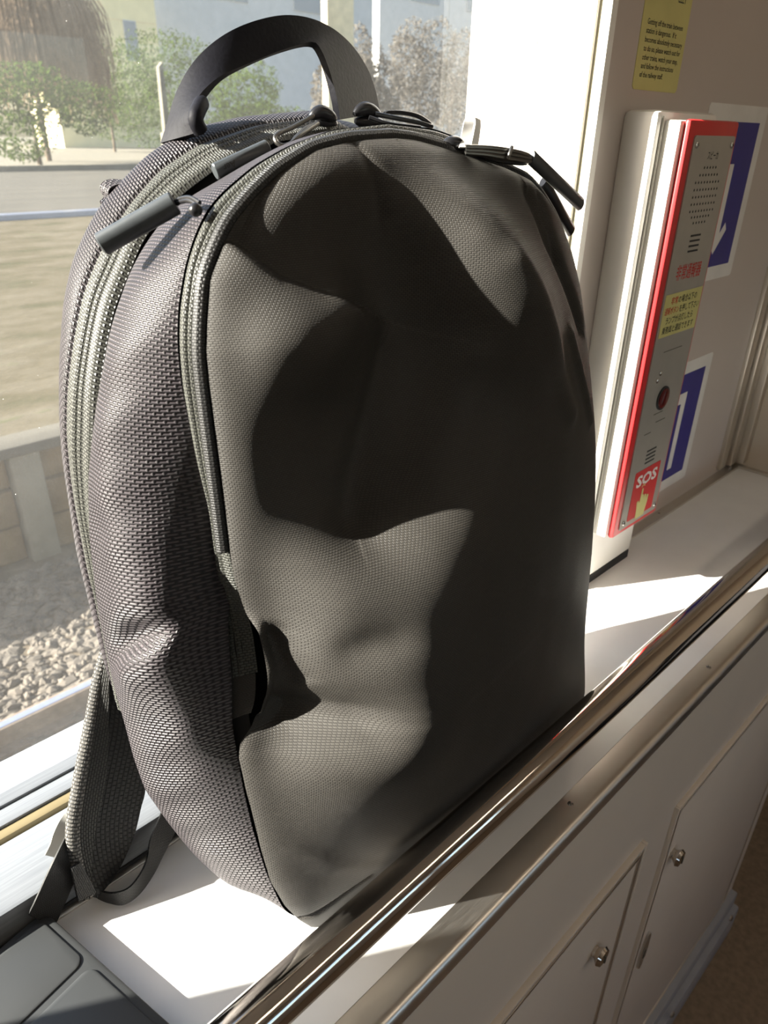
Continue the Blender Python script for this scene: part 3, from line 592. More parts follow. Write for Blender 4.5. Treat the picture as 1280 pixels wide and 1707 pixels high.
# ---- front panel: height field over the rim outline
CTRL = [  # picture point, height (cm) above the rim plane
 (440,350,.35),(500,300,.15),(560,265,.2),(600,255,.15),(640,262,.6),(700,280,1.3),(770,290,1.5),(840,310,1.2),(520,380,.5),(560,440,.9),
 (470,455,1.0),(430,420,.9),(520,480,1.5),(585,505,2.6),(600,320,.4),(612,380,.4),(622,460,.4),(632,540,.4),(636,600,.5),
 (660,330,1.2),(720,350,2.2),(770,340,2.9),(790,400,3.9),(830,450,4.7),(870,515,5.1),(910,590,4.6),(700,430,1.5),(760,520,2.6),(680,540,.8),
 (860,400,3.2),(900,450,2.6),(930,560,3.0),(950,680,2.8),
 (400,520,1.6),(390,600,1.7),(440,580,2.0),(500,570,2.5),(560,560,2.6),(385,700,1.1),(440,690,1.0),(500,680,.8),(560,680,.6),(440,800,.7),(500,800,.7),(560,800,.8),(405,860,.8),
 (620,700,.6),(600,800,.9),(570,860,1.2),(700,640,1.2),(700,740,1.9),(660,820,2.2),(800,640,2.9),(800,760,3.8),(880,700,3.6),(880,820,4.2),(950,800,3.0),
 (430,960,1.2),(500,950,2.2),(600,930,3.4),(700,890,4.5),(770,860,5.0),(800,900,5.4),(840,880,5.0),
 (480,1020,2.4),(560,1010,3.8),(640,1000,5.0),(700,1010,5.9),(780,1000,6.0),(880,960,5.0),(950,950,3.0),
 (470,1090,1.9),(540,1090,3.4),(600,1060,4.0),(640,1090,5.2),(700,1110,6.1),(800,1100,6.0),(890,1060,4.5),
 (460,1170,.7),(500,1190,1.2),(560,1170,3.0),(620,1180,4.8),(690,1200,6.0),(780,1200,5.6),(860,1160,4.4),
 (450,1270,1.8),(520,1270,3.0),(600,1280,4.5),(660,1300,5.2),(740,1280,4.9),(820,1240,4.0),
 (460,1350,1.3),(520,1360,1.9),(590,1370,2.8),(660,1380,3.0),(500,1440,1.1),(560,1450,1.5),(620,1450,1.7),(520,1510,.6)]
cp = np.array([(*buv(x, y, -h), h) for x, y, h in CTRL])
bd = np.vstack([smooth_curve(F_L, 46, 1), smooth_curve(F_R, 34, 1), np.c_[np.linspace(1.5, 27, 12), np.full(12, 0.0)]])
rim = np.vstack([smooth_curve(F_L, 60, 4), smooth_curve(F_R, 44, 4)]); tg_ = np.gradient(rim, axis=0); tg_ /= np.linalg.norm(tg_, axis=1)[:, None]; rim = rim + np.c_[tg_[:, 1], -tg_[:, 0]] * 1.1
cp = cp[[np.hypot(*(bd - q[:2]).T).min() > 1.7 for q in cp]]; rim = rim[[np.hypot(*(bd - q).T).min() > .9 for q in rim]][2:-2]
ctr = np.vstack([cp, np.c_[bd, np.zeros(len(bd))], np.c_[rim, np.full(len(rim), .55)]])
def tps(r2): return np.where(r2 > 1e-9, .5 * r2 * np.log(np.maximum(r2, 1e-12)), 0)
def fit_rbf(c, lam=1.2):
    n = len(c); d2 = ((c[:, None, :2] - c[None, :, :2]) ** 2).sum(-1); K = tps(d2) + np.diag([lam] * n); Pm = np.c_[np.ones(n), c[:, :2]]
    A = np.block([[K, Pm], [Pm.T, np.zeros((3, 3))]]); return np.linalg.solve(A, np.r_[c[:, 2], 0, 0, 0])
wts = fit_rbf(ctr)
def ev(p):
    o = np.empty(len(p))
    for i in range(0, len(p), 4000):
        q = p[i:i + 4000]; d2 = ((q[:, None] - ctr[None, :, :2]) ** 2).sum(-1); o[i:i + 4000] = tps(d2) @ wts[:-3] + wts[-3] + q @ wts[-2:]
    return o
NV, NU = 430, 320
fl, frr = smooth_curve(F_L, 400, 2), smooth_curve(np.vstack([F_L[-1:], F_R]), 400, 2)[::-1]
vt = np.sort(np.unique(np.r_[np.linspace(0, 44.3, NV - 60), 44.3 - 4 * np.linspace(0, 1, 60) ** 2])); NVV = len(vt)
def mono(c): return np.maximum.accumulate(c[:, 1] + 1e-7 * np.arange(len(c)))
uL = np.interp(vt, mono(fl), fl[:, 0]); uR = np.interp(vt, mono(frr), frr[:, 0])
ss = .5 - .5 * np.cos(np.linspace(0, math.pi, NU)); ss = .5 * ss + .5 * np.linspace(0, 1, NU)
UU = uL[:, None] + (uR - uL)[:, None] * ss[None]; VV = np.repeat(vt[:, None], NU, 1)
pp = np.c_[UU.ravel(), VV.ravel()]
bdd = np.vstack([fl, frr]); dist = np.full(len(pp), 9.0)
for a_, b_ in zip(bdd[:-1:2], bdd[2::2]):
    ab = b_ - a_
    if ab @ ab > 4: continue
    t_ = np.clip(((pp - a_) @ ab) / (ab @ ab + 1e-12), 0, 1); q = a_ + t_[:, None] * ab; dist = np.minimum(dist, np.hypot(pp[:, 0] - q[:, 0], pp[:, 1] - q[:, 1]))
def seg_dist(p, poly):
    d = np.full(len(p), 99.0); s_ = np.zeros(len(p))
    for a, b in zip(poly[:-1], poly[1:]):
        a, b = np.array(a), np.array(b); ab = b - a; t_ = np.clip(((p - a) @ ab) / (ab @ ab), 0, 1); q = a + t_[:, None] * ab
        dd = np.hypot(*(p - q).T); sgn = np.sign(ab[0] * (p[:, 1] - a[1]) - ab[1] * (p[:, 0] - a[0])); s_ = np.where(dd < d, sgn, s_); d = np.minimum(d, dd)
    return d, s_
def ridge(h, pix, hh, amp, wl, wr):
    """crease: amp>0 ridge, <0 valley, along a picture polyline; widths left / right of travel"""
    poly = [buv(x, y, -hh) for x, y in pix]; d, s_ = seg_dist(pp, poly); w_ = np.where(s_ > 0, wl, wr); return h + amp * np.exp(-np.abs(d / w_) ** (1.5 if min(wl, wr) < .45 else 2.0))
Hb = ev(pp).reshape(NVV, NU)
for _ in range(40):
    Hb[1:-1] = .25 * Hb[:-2] + .5 * Hb[1:-1] + .25 * Hb[2:]; Hb[:, 1:-1] = .25 * Hb[:, :-2] + .5 * Hb[:, 1:-1] + .25 * Hb[:, 2:]
bl_ = np.clip((vt - 36) / 3.5, 0, 1)[:, None]; Hb = ev(pp).reshape(NVV, NU) * bl_ + Hb * (1 - bl_)
H = Hb.ravel() + .55 * (1 - np.exp(-dist / .45)) * np.minimum(1, dist / .05)
H = ridge(H, [(392, 372), (430, 415), (470, 455), (520, 482), (580, 506)], 1.2, -.85, 3.0, .26)
H = ridge(H, [(602, 242), (615, 300), (625, 360)], .5, -.25, .35, .5)
H = ridge(H, [(905, 325), (904, 380), (915, 440)], 1.0, -.25, .3, .3)
H = ridge(H, [(515, 1543), (560, 1490), (600, 1441)], 1.0, -.26, .18, .18)
H = ridge(H, [(430, 1060), (443, 1120), (448, 1195)], .9, 1.0, .6, .55)
H = ridge(H, [(496, 1203), (552, 1168)], 1.6, -1.9, 1.6, 1.6)
H = ridge(H, [(470, 1065), (488, 1100), (500, 1130)], 1.6, -.5, .5, .6)
H = ridge(H, [(575, 1075), (612, 1050)], 3.6, -.28, .9, .9)
H = ridge(H, [(905, 328), (912, 400), (938, 470), (972, 540)], 1.8, -.55, .5, .7)
H = ridge(H, [(935, 560), (962, 630), (990, 700)], 2.4, .35, .6, .5)
H = ridge(H, [(636, 590), (604, 740), (566, 860)], .9, -.45, .8, 1.0)
H = ridge(H, [(770, 600), (745, 690), (695, 790)], 2.6, .45, 1.1, 1.1)
H = ridge(H, [(840, 430), (900, 560), (965, 690)], 4.2, .30, .8, .8)
H = ridge(H, [(500, 1425), (560, 1440), (640, 1430)], 1.8, .08, .6, .7)
H += .012 * np.sin(UU.ravel() * 1.3 + VV.ravel() * .7) * np.sin(VV.ravel() * 1.1 - UU.ravel() * .4) * np.minimum(1, dist)
H = np.maximum(H, -.2)
fpv = W3(np.c_[pp, -H])
mesh('front_panel', fpv, grid_faces(NVV, NU), 'coated_fabric', bag, True, pp / 100)

# ---- top handle: a padded band, edge-on at its left foot, turned to face the cabin over the top
ho = [(272, 240, 12.6), (284, 205, 12.4), (299, 155, 12.2), (328, 103, 11.9), (372, 62, 11.6), (425, 37, 11.4), (480, 28, 11.4), (532, 40, 11.5), (577, 72, 11.8), (606, 112, 12.2), (621, 150, 12.4), (629, 188, 12.6)]
hi = [(336, 222, 9.8), (326, 192, 10.0), (336, 164, 10.4), (368, 131, 10.8), (416, 107, 11.0), (468, 86, 11.0), (516, 74, 10.9), (531, 86, 10.6), (544, 118, 10.3), (553, 150, 10.2), (558, 172, 10.2), (562, 200, 10.4)]
hA = catmull([BP(*p) for p in ho], 70); hB = catmull([BP(*p) for p in hi], 70)
mb = MB(); ribbon(mb, hA, hB, .0042); mb.build('top_handle', 'handle_black', bag, True, 60)
mb = MB(); mb.tube(catmull([BP(*p) for p in ((334, 218, 9.6), (326, 200, 9.4), (331, 182, 9.6), (340, 166, 10.2))], 16), [.0042] * 13 + [.0036, .003, .002], 12); mb.build('handle_roll', 'handle_black', bag, True)
# strap anchor nub at the back edge
a0, a1 = BP(172, 318, 12.8), BP(203, 306, 12.2)
mb = MB(); ribbon(mb, catmull([BP(205, 304, 12.4), BP(182, 303, 12.9), BP(170, 312, 13.1), BP(176, 330, 12.9), BP(168, 340, 12.6)], 20), catmull([BP(214, 312, 11.6), BP(196, 312, 12.2), BP(184, 320, 12.4), BP(188, 334, 12.2), BP(180, 345, 12.0)], 20), .003); mb.build('strap_anchor', 'ballistic_nylon', bag, True, 60)

# ---- zip sliders and pulls
def loop_tube(pts, r, name, mat, parent, n=40):
    mb = MB(); P = catmull(pts, n); mb.tube(P, r, 10); return mb.build(name, mat, parent, True)
def puck(name, pts, r, mat, parent):
    mb = MB(); P = catmull([BP(*p) for p in pts], 14); R_ = [r * math.sqrt(max(.08, 1 - ((i - 6.5) / 6.9) ** 2)) for i in range(14)]; mb.tube(P, R_, 14); return mb.build(name, mat, parent, True)
def tab(name, p0, p1, r, mat, parent, flat=.6):
    """slim rounded bar"""
    a, b = np.array(p0), np.array(p1); t_ = (b - a) / np.linalg.norm(b - a); mb = MB(); n = 20
    view = a - CAM; view /= np.linalg.norm(view); sd = np.cross(t_, BW); sd /= np.linalg.norm(sd); up = np.cross(sd, t_)
    ks = [(0, .86), (.015, 1), (.985, 1), (1, .86)]; v = []
    for s_, q in ks:
        for i in range(n):
            an = 2 * math.pi * i / n; v.append(a + (b - a) * s_ + sd * r * q * math.cos(an) + up * r * q * flat * math.sin(an))
    mb.add(v, grid_faces(4, n, True) + [tuple(range(n))[::-1], tuple(3 * n + i for i in range(n))]); return mb.build(name, mat, parent, True, 40)
# main zip, left slider
z1 = puck('zip_slider', [(516, 196, 8.6), (535, 187, 8.4), (560, 199, 8.3)], .0040, 'slider_black', bag); puck('slider_body', [(524, 205, 9.0), (540, 203, 8.9), (561, 208, 8.9)], .0040, 'slider_black', z1)
loop_tube([BP(*p) for p in ((522, 193, 8.0), (490, 211, 7.6), (462, 224, 7.2), (459, 235, 7.0), (470, 243, 6.8), (485, 239, 6.8), (500, 226, 7.0), (530, 206, 7.6))], .0013, 'pull_loop', 'wire_metal', z1)
loop_tube([BP(*p) for p in ((528, 205, 7.8), (510, 214, 7.4), (492, 230, 7.0), (486, 240, 6.8))], .0011, 'pull_cord', 'wire_metal', z1)
pt = tab('pull_tab', BP(447, 246, 6.6), BP(358, 287, 6.9), .0042, 'tab_grey', z1, .7)
# lettering on the tab lies along it
def tab_text(body, pa, pb, h, parent, mat, lift):
    a, b = np.array(pa), np.array(pb); t_ = (b - a) / np.linalg.norm(b - a); o = text('lettering', body, 0, np.linalg.norm(b - a), 0, h, 0, mat, parent)
    me = o.data; c = np.empty(len(me.vertices) * 3); me.vertices.foreach_get('co', c); c = c.reshape(-1, 3)
    view = (a + b) / 2 - CAM; view /= np.linalg.norm(view); up = np.cross(t_, view); up /= np.linalg.norm(up); nrm = np.cross(up, t_); nrm = nrm if nrm @ view < 0 else -nrm
    q = a + np.outer(c[:, 0], t_) + np.outer(c[:, 2], up) + nrm * lift; me.vertices.foreach_set('co', q.ravel())
ta, tb_ = BP(447, 246, 6.6), BP(358, 287, 6.9); dt = (tb_ - ta)
tab_text('Aer', ta + dt * .70 + np.array([0, 0, .0016]), ta + dt * .92 + np.array([0, 0, .0016]), .0036, pt, 'ink_black', .0045)
# main zip, right slider
z2 = puck('zip_slider', [(590, 190, 8.6), (608, 181, 8.5), (633, 191, 8.5)], .0040, 'slider_black', bag); puck('slider_body', [(592, 202, 8.9), (615, 204, 8.8), (640, 206, 8.8)], .0040, 'slider_black', z2)
loop_tube([BP(*p) for p in ((625, 190, 8.0), (660, 197, 7.6), (700, 205, 7.4), (719, 211, 7.3), (712, 203, 7.6), (695, 193, 7.9), (670, 188, 8.1), (645, 188, 8.2), (640, 194, 8.1))], .0014, 'pull_loop', 'slider_black', z2)
loop_tube([BP(*p) for p in ((615, 196, 7.8), (650, 207, 7.2), (700, 213, 7.0))], .0013, 'pull_cord', 'slider_black', z2)
# front zip, left pull
z3 = puck('zip_slider', [(333, 343, 1.6), (326, 350, 1.6), (321, 360, 1.7)], .0030, 'slider_black', bag)
loop_tube([BP(*p) for p in ((333, 338, 1.6), (318, 330, 2.2), (303, 331, 2.8), (291, 337, 3.2))], .0010, 'pull_cord', 'slider_black', z3); loop_tube([BP(*p) for p in ((331, 343, 1.6), (316, 335, 2.2), (303, 336, 2.8), (291, 340, 3.2))], .0010, 'pull_cord', 'slider_black', z3)
tab('pull_tab', BP(292, 338, 3.2), BP(168, 408, 5.2), .0052, 'tab_grey', z3, .75)
# front zip, right pulls: slider, doubled cord, two tabs, and a folded white tag
z4 = puck('zip_slider', [(738, 242, .6), (755, 240, .4), (776, 246, .3)], .0042, 'slider_black', bag)
for k_ in range(3): loop_tube([BP(*p) for p in ((775, 245 + 5 * k_, -.2), (810, 246 + 6 * k_, -.6), (845, 250 + 7 * k_, -.8), (872, 256 + 6 * k_, -.8), (886, 263 + 3 * k_, -.7))], .0013, 'pull_cord', 'wire_metal', z4)
loop_tube([BP(*p) for p in ((776, 252, .2), (820, 266, -.1), (860, 272, -.3), (878, 271, -.4), (868, 262, -.4), (850, 261, -.3))], .0012, 'pull_loop', 'slider_black', z4)
loop_tube([BP(*p) for p in ((853, 245, -1.0), (850, 255, -1.1), (846, 264, -1.0))], .0011, 'cord_knot', 'wire_metal', z4)
tab('pull_tab', BP(885, 262, -.7), BP(968, 341, .2), .0044, 'tab_grey', z4, .6)
tab('pull_tab', BP(905, 302, 1.2), BP(952, 386, 1.8), .0044, 'slider_black', z4, .6)
tg = MB(); ribbon(tg, catmull([BP(765, 246, -.1), BP(769, 224, .2), BP(773, 204, .5), BP(776, 197, .9)], 14), catmull([BP(782, 246, -.3), BP(786, 222, .1), BP(790, 203, .5), BP(792, 196, .9)], 14), .0008); tg.build('side_tag', 'tag_white', bag, True)
tg = MB(); ribbon(tg, catmull([BP(792, 196, .9), BP(790, 214, .8), BP(784, 244, .3)], 14), catmull([BP(800, 200, 1.4), BP(800, 216, 1.2), BP(796, 244, .6)], 14), .0008); tg.build('side_tag', 'tag_white', bag, True)

# ---- shoulder strap end, webbing and buckle behind the lower left corner
Ls = [(178, 1085, .842), (164, 1130, .835), (150, 1200, .825), (138, 1255, .815), (127, 1310, .805), (118, 1370, .793), (120, 1415, .783), (130, 1455, .771), (145, 1490, .758)]
Rs = [(196, 1120, .82), (206, 1180, .81), (224, 1245, .795), (239, 1305, .785), (231, 1345, .780), (221, 1385, .775), (205, 1425, .768), (186, 1460, .760), (160, 1494, .752)]
stp = thing('x', 'x', None); bpy.data.objects.remove(stp)
A_ = catmull([atY(x, y, q * k) for x, y, q in Ls], 60); B_ = catmull([atY(x, y, q * k) for x, y, q in Rs], 60)
mb = MB(); ribbon(mb, A_, B_, .0075); sp_ = mb.build('shoulder_strap', 'strap_mesh', bag, True, 60)
mb = MB(); C_ = A_ + (B_ - A_) * np.linspace(.50, .26, 60)[:, None]
nrm = np.cross(np.gradient(A_, axis=0), B_ - A_); nrm /= np.linalg.norm(nrm, axis=1)[:, None]; nrm *= np.where((nrm * (A_ - CAM)).sum(1) < 0, 1, -1)[:, None]
mb.tube(A_ + nrm * .001 + (B_ - A_) * .04, np.linspace(.0042, .0052, 60), 16)
for i_ in range(len(mb.v)): mb.uv[i_] = ((i_ % 16) * .0019, (i_ // 16) * .0021)
mb.build('strap_binding', 'strap_edge', sp_, True, 60)
mb = MB(); ribbon(mb, A_ + nrm * .0040, C_ + nrm * .0046, .002); mb.build('strap_edge_knit', 'strap_knit', sp_, True, 60)
mb = MB(); ribbon(mb, np.array([atY(133, 1437, .762 * k), atY(146, 1460, .755 * k), atY(159, 1486, .748 * k)]), np.array([atY(118, 1447, .760 * k), atY(124, 1475, .752 * k), atY(130, 1502, .745 * k)]), .0022); mb.build('strap_loop', 'webbing', sp_, True, 60)
lo = [(154, 1488, .006), (166, 1498, .004), (185, 1505, .003), (207, 1507, .003), (232, 1490, .004), (255, 1458, .007), (272, 1425, .014), (292, 1385, .022), (310, 1350, .03)]
up = [(158, 1478, .012), (172, 1486, .012), (190, 1488, .013), (214, 1480, .014), (234, 1456, .016), (245, 1430, .020), (250, 1400, .028), (264, 1366, .036), (280, 1330, .045)]
mb = MB(); ribbon(mb, catmull([atZ(*p) for p in lo], 50), catmull([atZ(*p) for p in up], 50), .0014); mb.build('adjuster_webbing', 'webbing', bag, True, 60)
mb = MB(); ribbon(mb, catmull([atY(x, y, q * k) for x, y, q in ((116, 1380, .80), (106, 1400, .790), (84, 1445, .772), (58, 1502, .768), (47, 1524, .768))], 40), catmull([atY(x, y, q * k) for x, y, q in ((134, 1430, .77), (128, 1455, .766), (118, 1482, .762), (98, 1528, .760), (90, 1544, .760))], 40), .0014); mb.build('adjuster_webbing', 'webbing', bag, True, 60)
mb = MB(); ribbon(mb, catmull([atY(x, y, q * k) for x, y, q in ((118, 1343, .83), (100, 1366, .826), (89, 1388, .822), (84, 1405, .82), (75, 1424, .818))], 24), catmull([atY(x, y, q * k) for x, y, q in ((126, 1350, .82), (120, 1375, .816), (114, 1398, .812), (108, 1414, .81), (99, 1430, .808))], 24), .0026); mb.build('strap_buckle', 'buckle_grey', bag, True, 60)

# ------------------------------------------------------------------ outdoors
ZG = -1.90
def quad(name, p, mat): return mesh(name, p, [(0, 1, 2, 3)], mat)
tag(quad('ground_ballast', [(-60, .6, ZG), (80, .6, ZG), (80, 4.2, ZG), (-60, 4.2, ZG)], 'ballast_base'), 'gravel trackbed outside the window', kind='structure')
# ballast stones near the window
import bmesh
bm = bmesh.new(); bmesh.ops.create_icosphere(bm, subdivisions=1, radius=1); bm.verts.index_update()
iv = np.array([v_.co[:] for v_ in bm.verts]); iff = [tuple(q.index for q in f_.verts) for f_ in bm.faces]; bm.free()
def stones(name, n, xr, yr, z, smin, smax, mat):
    V_, F_ = [], []
    X_ = rng.uniform(*xr, n); Y_ = rng.uniform(*yr, n); Sz = rng.uniform(smin, smax, n)
    for i in range(n):
        s3 = Sz[i] * rng.uniform(.6, 1.4, 3) * [1.5, 1, .7]; a = rng.uniform(0, 6.28); c_, s_ = math.cos(a) , math.sin(a) * .6
        q = iv * rng.uniform(.8, 1.2, (len(iv), 1)) * s3; q = np.c_[q[:, 0] * c_ - q[:, 1] * s_, q[:, 0] * s_ + q[:, 1] * c_, q[:, 2]] + [X_[i], Y_[i], z + Sz[i] * .25]
        b0 = len(V_) * len(iv); V_.append(q); F_ += [tuple(j + b0 for j in t_) for t_ in iff]
    return mesh(name, np.vstack(V_), F_, mat)
plain('stone_mix', (.088, .074, .058), .9, var=.45, scale=9)
tag(stones('ballast_gravel', 15000, (-.6, 3.2), (1.2, 4.02), ZG, .012, .030, 'stone_mix'), 'loose brown ballast gravel beside the track', 'gravel', kind='stuff')
# neighbouring running rail
rt = thing('track_rail', 'steel running rail of the next track outside the window', 'rail')
pr_ = atZ(80, 1170, ZG + .13)
MB().box((-40, pr_[1] - .032, ZG + .085), (60, pr_[1] + .032, ZG + .128), .006).build('rail_head', 'rail_rust', rt, True); MB().box((-40, pr_[1] - .022, ZG + .127), (60, pr_[1] + .012, ZG + .1315), .002).build('running_surface', 'rail_head', rt, True)
MB().box((-40, pr_[1] - .010, ZG + .02), (60, pr_[1] + .010, ZG + .10)).build('rail_web', 'rail_rust', rt); MB().box((-40, pr_[1] - .065, ZG), (60, pr_[1] + .065, ZG + .022)).build('rail_foot', 'rail_rust', rt)
# low retaining wall: concrete posts, stacked stone planks, coping
YR = 4.2; zt = atY(60, 735, YR)[2]
rw = thing('wall_retaining', 'low retaining wall of posts and stone boards beside the track', None, kind='structure')
xp = atY(47, 820, YR)[0]
for i in range(-2, 4):
    x = xp + i * 1.05; MB().box((x - .085, YR - .09, ZG), (x + .085, YR + .03, zt - .01), .01).build('post', 'pale_concrete', rw, True)
    for j in range(3):
        h_ = (zt - ZG) / 3; MB().box((x + .09, YR - .02 - .012 * (j % 2), ZG + j * h_ + .008), (x + .96, YR + .06, ZG + (j + 1) * h_ - .006), .012).build('stone_board', 'stone_brown', rw, True)
MB().box((-40, YR - .10, zt - .03), (60, YR + .12, zt + .035), .01).build('coping', 'asphalt', rw, True)
ZL = zt
y_r0 = atZ(60, 365, ZL)[1]; y_r1 = atZ(60, 286, ZL)[1]
tag(quad('ground_grass', [(-60, YR + .1, ZL), (140, YR + .1, ZL), (140, y_r0, ZL), (-60, y_r0, ZL)], 'dry_grass'), 'dry grass verge behind the retaining wall', kind='structure')
tag(quad('road', [(-60, y_r0, ZL + .01), (160, y_r0, ZL + .01), (160, y_r1 + .2, ZL + .01), (-60, y_r1 + .2, ZL + .01)], 'asphalt'), 'grey road beyond the grass verge', kind='structure')
tag(quad('ground_far', [(-80, y_r1, ZL), (260, y_r1, ZL), (260, 140, ZL), (-80, 140, ZL)], 'pale_concrete'), 'pale ground beyond the road', kind='structure')
for y_, h_, mt, nm, lb in ((y_r0, .10, 'rail_head', 'kerb_rail', 'pale blue grey kerb line nearest the grass verge'), (y_r1, .22, 'pale_concrete', 'kerb_rail', 'pale kerb line on the far side of the road')):
    tag(MB().box((-60, y_, ZL), (160, y_ + .35, ZL + h_)).build(nm, mt), lb, 'kerb', 'road kerbs')
# foliage: clouds of small leaf blades around a stem
def leaves(name, blobs, n, size, mat, parent, drop=0.0):
    V_ = []; F_ = []
    tot = sum(b_[3] * b_[4] * b_[5] for b_ in blobs)
    for (cx, cy, cz, rx, ry, rz) in blobs:
        m_ = int(n * rx * ry * rz / tot) + 10; d = rng.normal(size=(m_, 3)); d /= np.linalg.norm(d, axis=1)[:, None]; r_ = rng.uniform(.55, 1.0, m_) ** .5
        P_ = np.c_[cx + d[:, 0] * r_ * rx, cy + d[:, 1] * r_ * ry, cz + d[:, 2] * r_ * rz]
        A1 = rng.normal(size=(m_, 3)); A1 /= np.linalg.norm(A1, axis=1)[:, None]; A2 = rng.normal(size=(m_, 3)); A2 -= A1 * (A1 * A2).sum(1)[:, None]; A2 /= np.linalg.norm(A2, axis=1)[:, None]
        A1 *= size * rng.uniform(.6, 1.4, (m_, 1)); A2 *= size * .5 * rng.uniform(.6, 1.2, (m_, 1))
        if drop: A1[:, 2] -= drop * size
        b0 = len(V_) * 0 + sum(len(q) for q in V_); V_.append(np.hstack([P_ - A1, P_ + A2, P_ + A1, P_ - A2]).reshape(-1, 3)); F_ += [(b0 + 4 * i, b0 + 4 * i + 1, b0 + 4 * i + 2, b0 + 4 * i + 3) for i in range(m_)]
    return mesh(name, np.vstack(V_), F_, mat, parent)
def bush(x, ytop, ybase, Y, wpx, label, mat, n=5000, size=.10, cat='shrub', group='shrubs beyond the road'):
    c = atY(x, ybase, Y); t_ = atY(x, ytop, Y); h_ = t_[2] - ZL; r_ = wpx / FPX * np.linalg.norm(c - CAM) / 2
    b_ = thing(cat.replace(' ', '_'), label, cat, group, loc=(c[0], Y, ZL)); bl = []
    for i in range(9): bl.append((rng.uniform(-.7, .7) * r_, rng.uniform(-.4, .4) * r_, h_ * rng.uniform(.25, .8), r_ * rng.uniform(.35, .6), r_ * .5, h_ * rng.uniform(.18, .3)))
    leaves('foliage', bl, n, size, mat, b_); mb = MB(); mb.tube([(0, 0, 0), (0, 0, h_ * .5)], [.12, .05], 8); mb.build('stem', 'bark', b_, True); return b_
YB = y_r1 + 3.0
bush(60, 92, 236, YB, 190, 'dark green shrub at the far left below the drooping dry tree', 'leaf_green')
bush(190, 95, 240, YB + 22, 170, 'green shrub in front of the yellow house', 'leaf_green')
bush(290, 30, 236, YB + 12, 190, 'tallest green bush rising between the house and the bag handle', 'leaf_green', 7000)
bush(420, 90, 225, YB - 2, 200, 'green bush seen through the bag handle', 'leaf_green', 6000)
# tan drooping tree top left
dt_ = thing('weeping_tree', 'dry brown weeping tree at the upper left', 'tree', loc=tuple(atY(75, 230, YB + 7) * [1, 1, 0] + [0, 0, ZL]))
wx, wy = dt_.location.x, dt_.location.y; V_ = []; F_ = []
top = atY(75, -60, YB + 7)[2] - ZL; low = atY(75, 130, YB + 7)[2] - ZL; sw = 110 / FPX * np.linalg.norm(atY(75, 100, YB + 7) - CAM)
for i in range(1500):
    a = rng.uniform(0, 2 * math.pi); r_ = sw * rng.uniform(.15, 1.05) ** .7; bz = low + rng.uniform(-.45, .5) * (top - low) * (r_ / sw); x1, y1 = r_ * math.cos(a), r_ * math.sin(a) * .6
    w_ = .022 * rng.uniform(.6, 1.5); b0 = len(V_)
    for t_ in np.linspace(0, 1, 6):
        x = x1 * math.sin(t_ * math.pi / 2) ** .8; y = y1 * math.sin(t_ * math.pi / 2) ** .8; z = top - (top - bz) * t_ ** 2.0 + .1 * math.sin(i + 5 * t_)
        V_ += [(x - w_, y, z), (x + w_, y, z)]
    F_ += [(b0 + 2 * j, b0 + 2 * j + 1, b0 + 2 * j + 3, b0 + 2 * j + 2) for j in range(5)]
mesh('drooping_twigs', V_, F_, 'leaf_dry', dt_); MB().tube([(0, 0, 0), (0, 0, top)], [.16, .08], 10).build('trunk', 'bark', dt_, True)
# grey dry hedge along the right part of the view
for i, (x, yt) in enumerate(((560, 60), (625, 35), (690, 25), (750, 30), (805, 40), (860, 35))):
    bush(x, yt, 236, YB + 4 + 4.5 * i, 110, ('grey leafless hedge bush right behind the bag handle', 'grey leafless hedge bush, first beyond the tan post', 'grey leafless hedge bush above the pull loops', 'grey leafless hedge bush above the folded white tag', 'grey leafless hedge bush beside the window edge', 'grey leafless hedge bush hidden partly by the window frame')[i], 'leaf_grey', 5000, .16, 'hedge bush', 'grey hedge')
# houses
def house(x0, x1, ytop, Y, label, mat, wins, boards=0):
    a, b_ = atY(x0, 200, Y), atY(x1, 200, Y); top = atY((x0 + x1) / 2, ytop, Y)[2]
    h_ = thing('house', label, 'house', loc=(a[0], Y, ZL)); wd = b_[0] - a[0]; hh = top - ZL
    MB().box((0, 0, 0), (wd, 6, hh)).build('wall', mat, h_)
    for j in range(boards): MB().box((0, -.03, hh * j / boards), (wd, 0, hh * j / boards + .07)).build('siding_board', 'timber_tan' if mat == 'siding_yellow' else 'roof_grey', h_)
    v = [(-.4, -.4, hh), (wd + .4, -.4, hh), (wd + .4, 6.4, hh), (-.4, 6.4, hh), (wd / 2, -.4, hh + 2), (wd / 2, 6.4, hh + 2)]; mesh('roof', v, [(0, 1, 4), (1, 2, 5, 4), (2, 3, 5), (3, 0, 4, 5), (0, 3, 2, 1)], 'roof_grey', h_)
    for (u0, u1, v0, v1) in wins:
        f_ = MB().box((wd * u0, -.08, hh * v0), (wd * u1, .02, hh * v1)).build('window', 'siding_grey', h_); MB().box((wd * u0 + .06, -.10, hh * v0 + .06), (wd * u1 - .06, -.07, hh * v1 - .06)).build('pane', 'house_glass', f_)
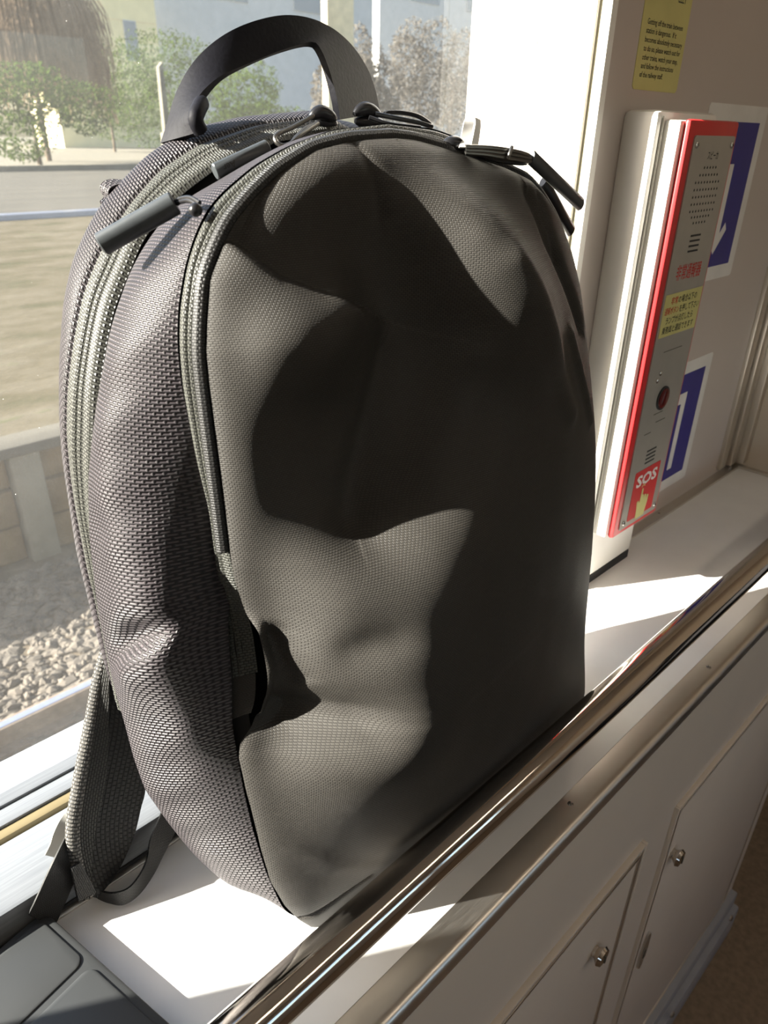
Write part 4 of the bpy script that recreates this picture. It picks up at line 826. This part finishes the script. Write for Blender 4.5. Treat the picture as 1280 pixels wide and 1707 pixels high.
house(100, 278, -60, YB + 34, 'yellow house with horizontal siding at the upper left', 'siding_yellow', [(.68, .80, .50, .72)], 7)
house(262, 620, -260, YB + 42, 'grey house beyond the arch of the bag handle', 'siding_grey', [(.2, .4, .5, .75), (.6, .8, .5, .75)], 0)
house(630, 1000, -140, YB + 62, 'long pale building behind the grey hedge', 'siding_grey', [(.1, .2, .6, .8), (.3, .4, .6, .8), (.5, .6, .6, .8), (.7, .8, .6, .8)], 0)
q0, q1 = atY(546, 90, YB + 1), atY(590, 90, YB + 1)
pt_ = thing('timber_post', 'broad tan timber post above the bag handle', 'post', loc=(q0[0], YB + 1, ZL)); MB().box((0, 0, 0), (q1[0] - q0[0], .5, atY(568, -60, YB + 1)[2] - ZL), .03).build('shaft', 'timber_tan', pt_, True); MB().box((-.1, -.1, 0), (q1[0] - q0[0] + .1, .6, .25), .03).build('foot', 'pale_concrete', pt_, True)
q0, q1 = atY(812, 215, YB - 1), atY(830, 215, YB - 1)
rp = thing('red_post', 'red roadside post beside the window frame', 'post', loc=(q0[0], YB - 1, ZL)); MB().box((0, 0, 0), (q1[0] - q0[0], .2, atY(820, 183, YB - 1)[2] - ZL), .02).build('shaft', 'post_red', rp, True); MB().box((-.03, -.03, 0), (q1[0] - q0[0] + .03, .23, .12), .02).build('foot', 'pale_concrete', rp, True)
q0 = atY(276, 186, YB - .5)
mk = thing('stone_marker', 'slim pale stone marker in front of the tallest bush', 'marker', loc=(q0[0], YB - .5, ZL)); hm = atY(276, 112, YB - .5)[2] - ZL
mesh('shaft', [(-.16, 0, 0), (.16, 0, 0), (.16, .3, 0), (-.16, .3, 0), (-.10, 0, hm), (.12, 0, hm * 1.05), (.12, .25, hm * 1.05), (-.10, .25, hm)], [(0, 1, 5, 4), (1, 2, 6, 5), (2, 3, 7, 6), (3, 0, 4, 7), (4, 5, 6, 7)], 'pale_concrete', mk); MB().box((-.22, -.06, 0), (.22, .36, hm * .35), .02).build('plinth', 'pale_concrete', mk, True)
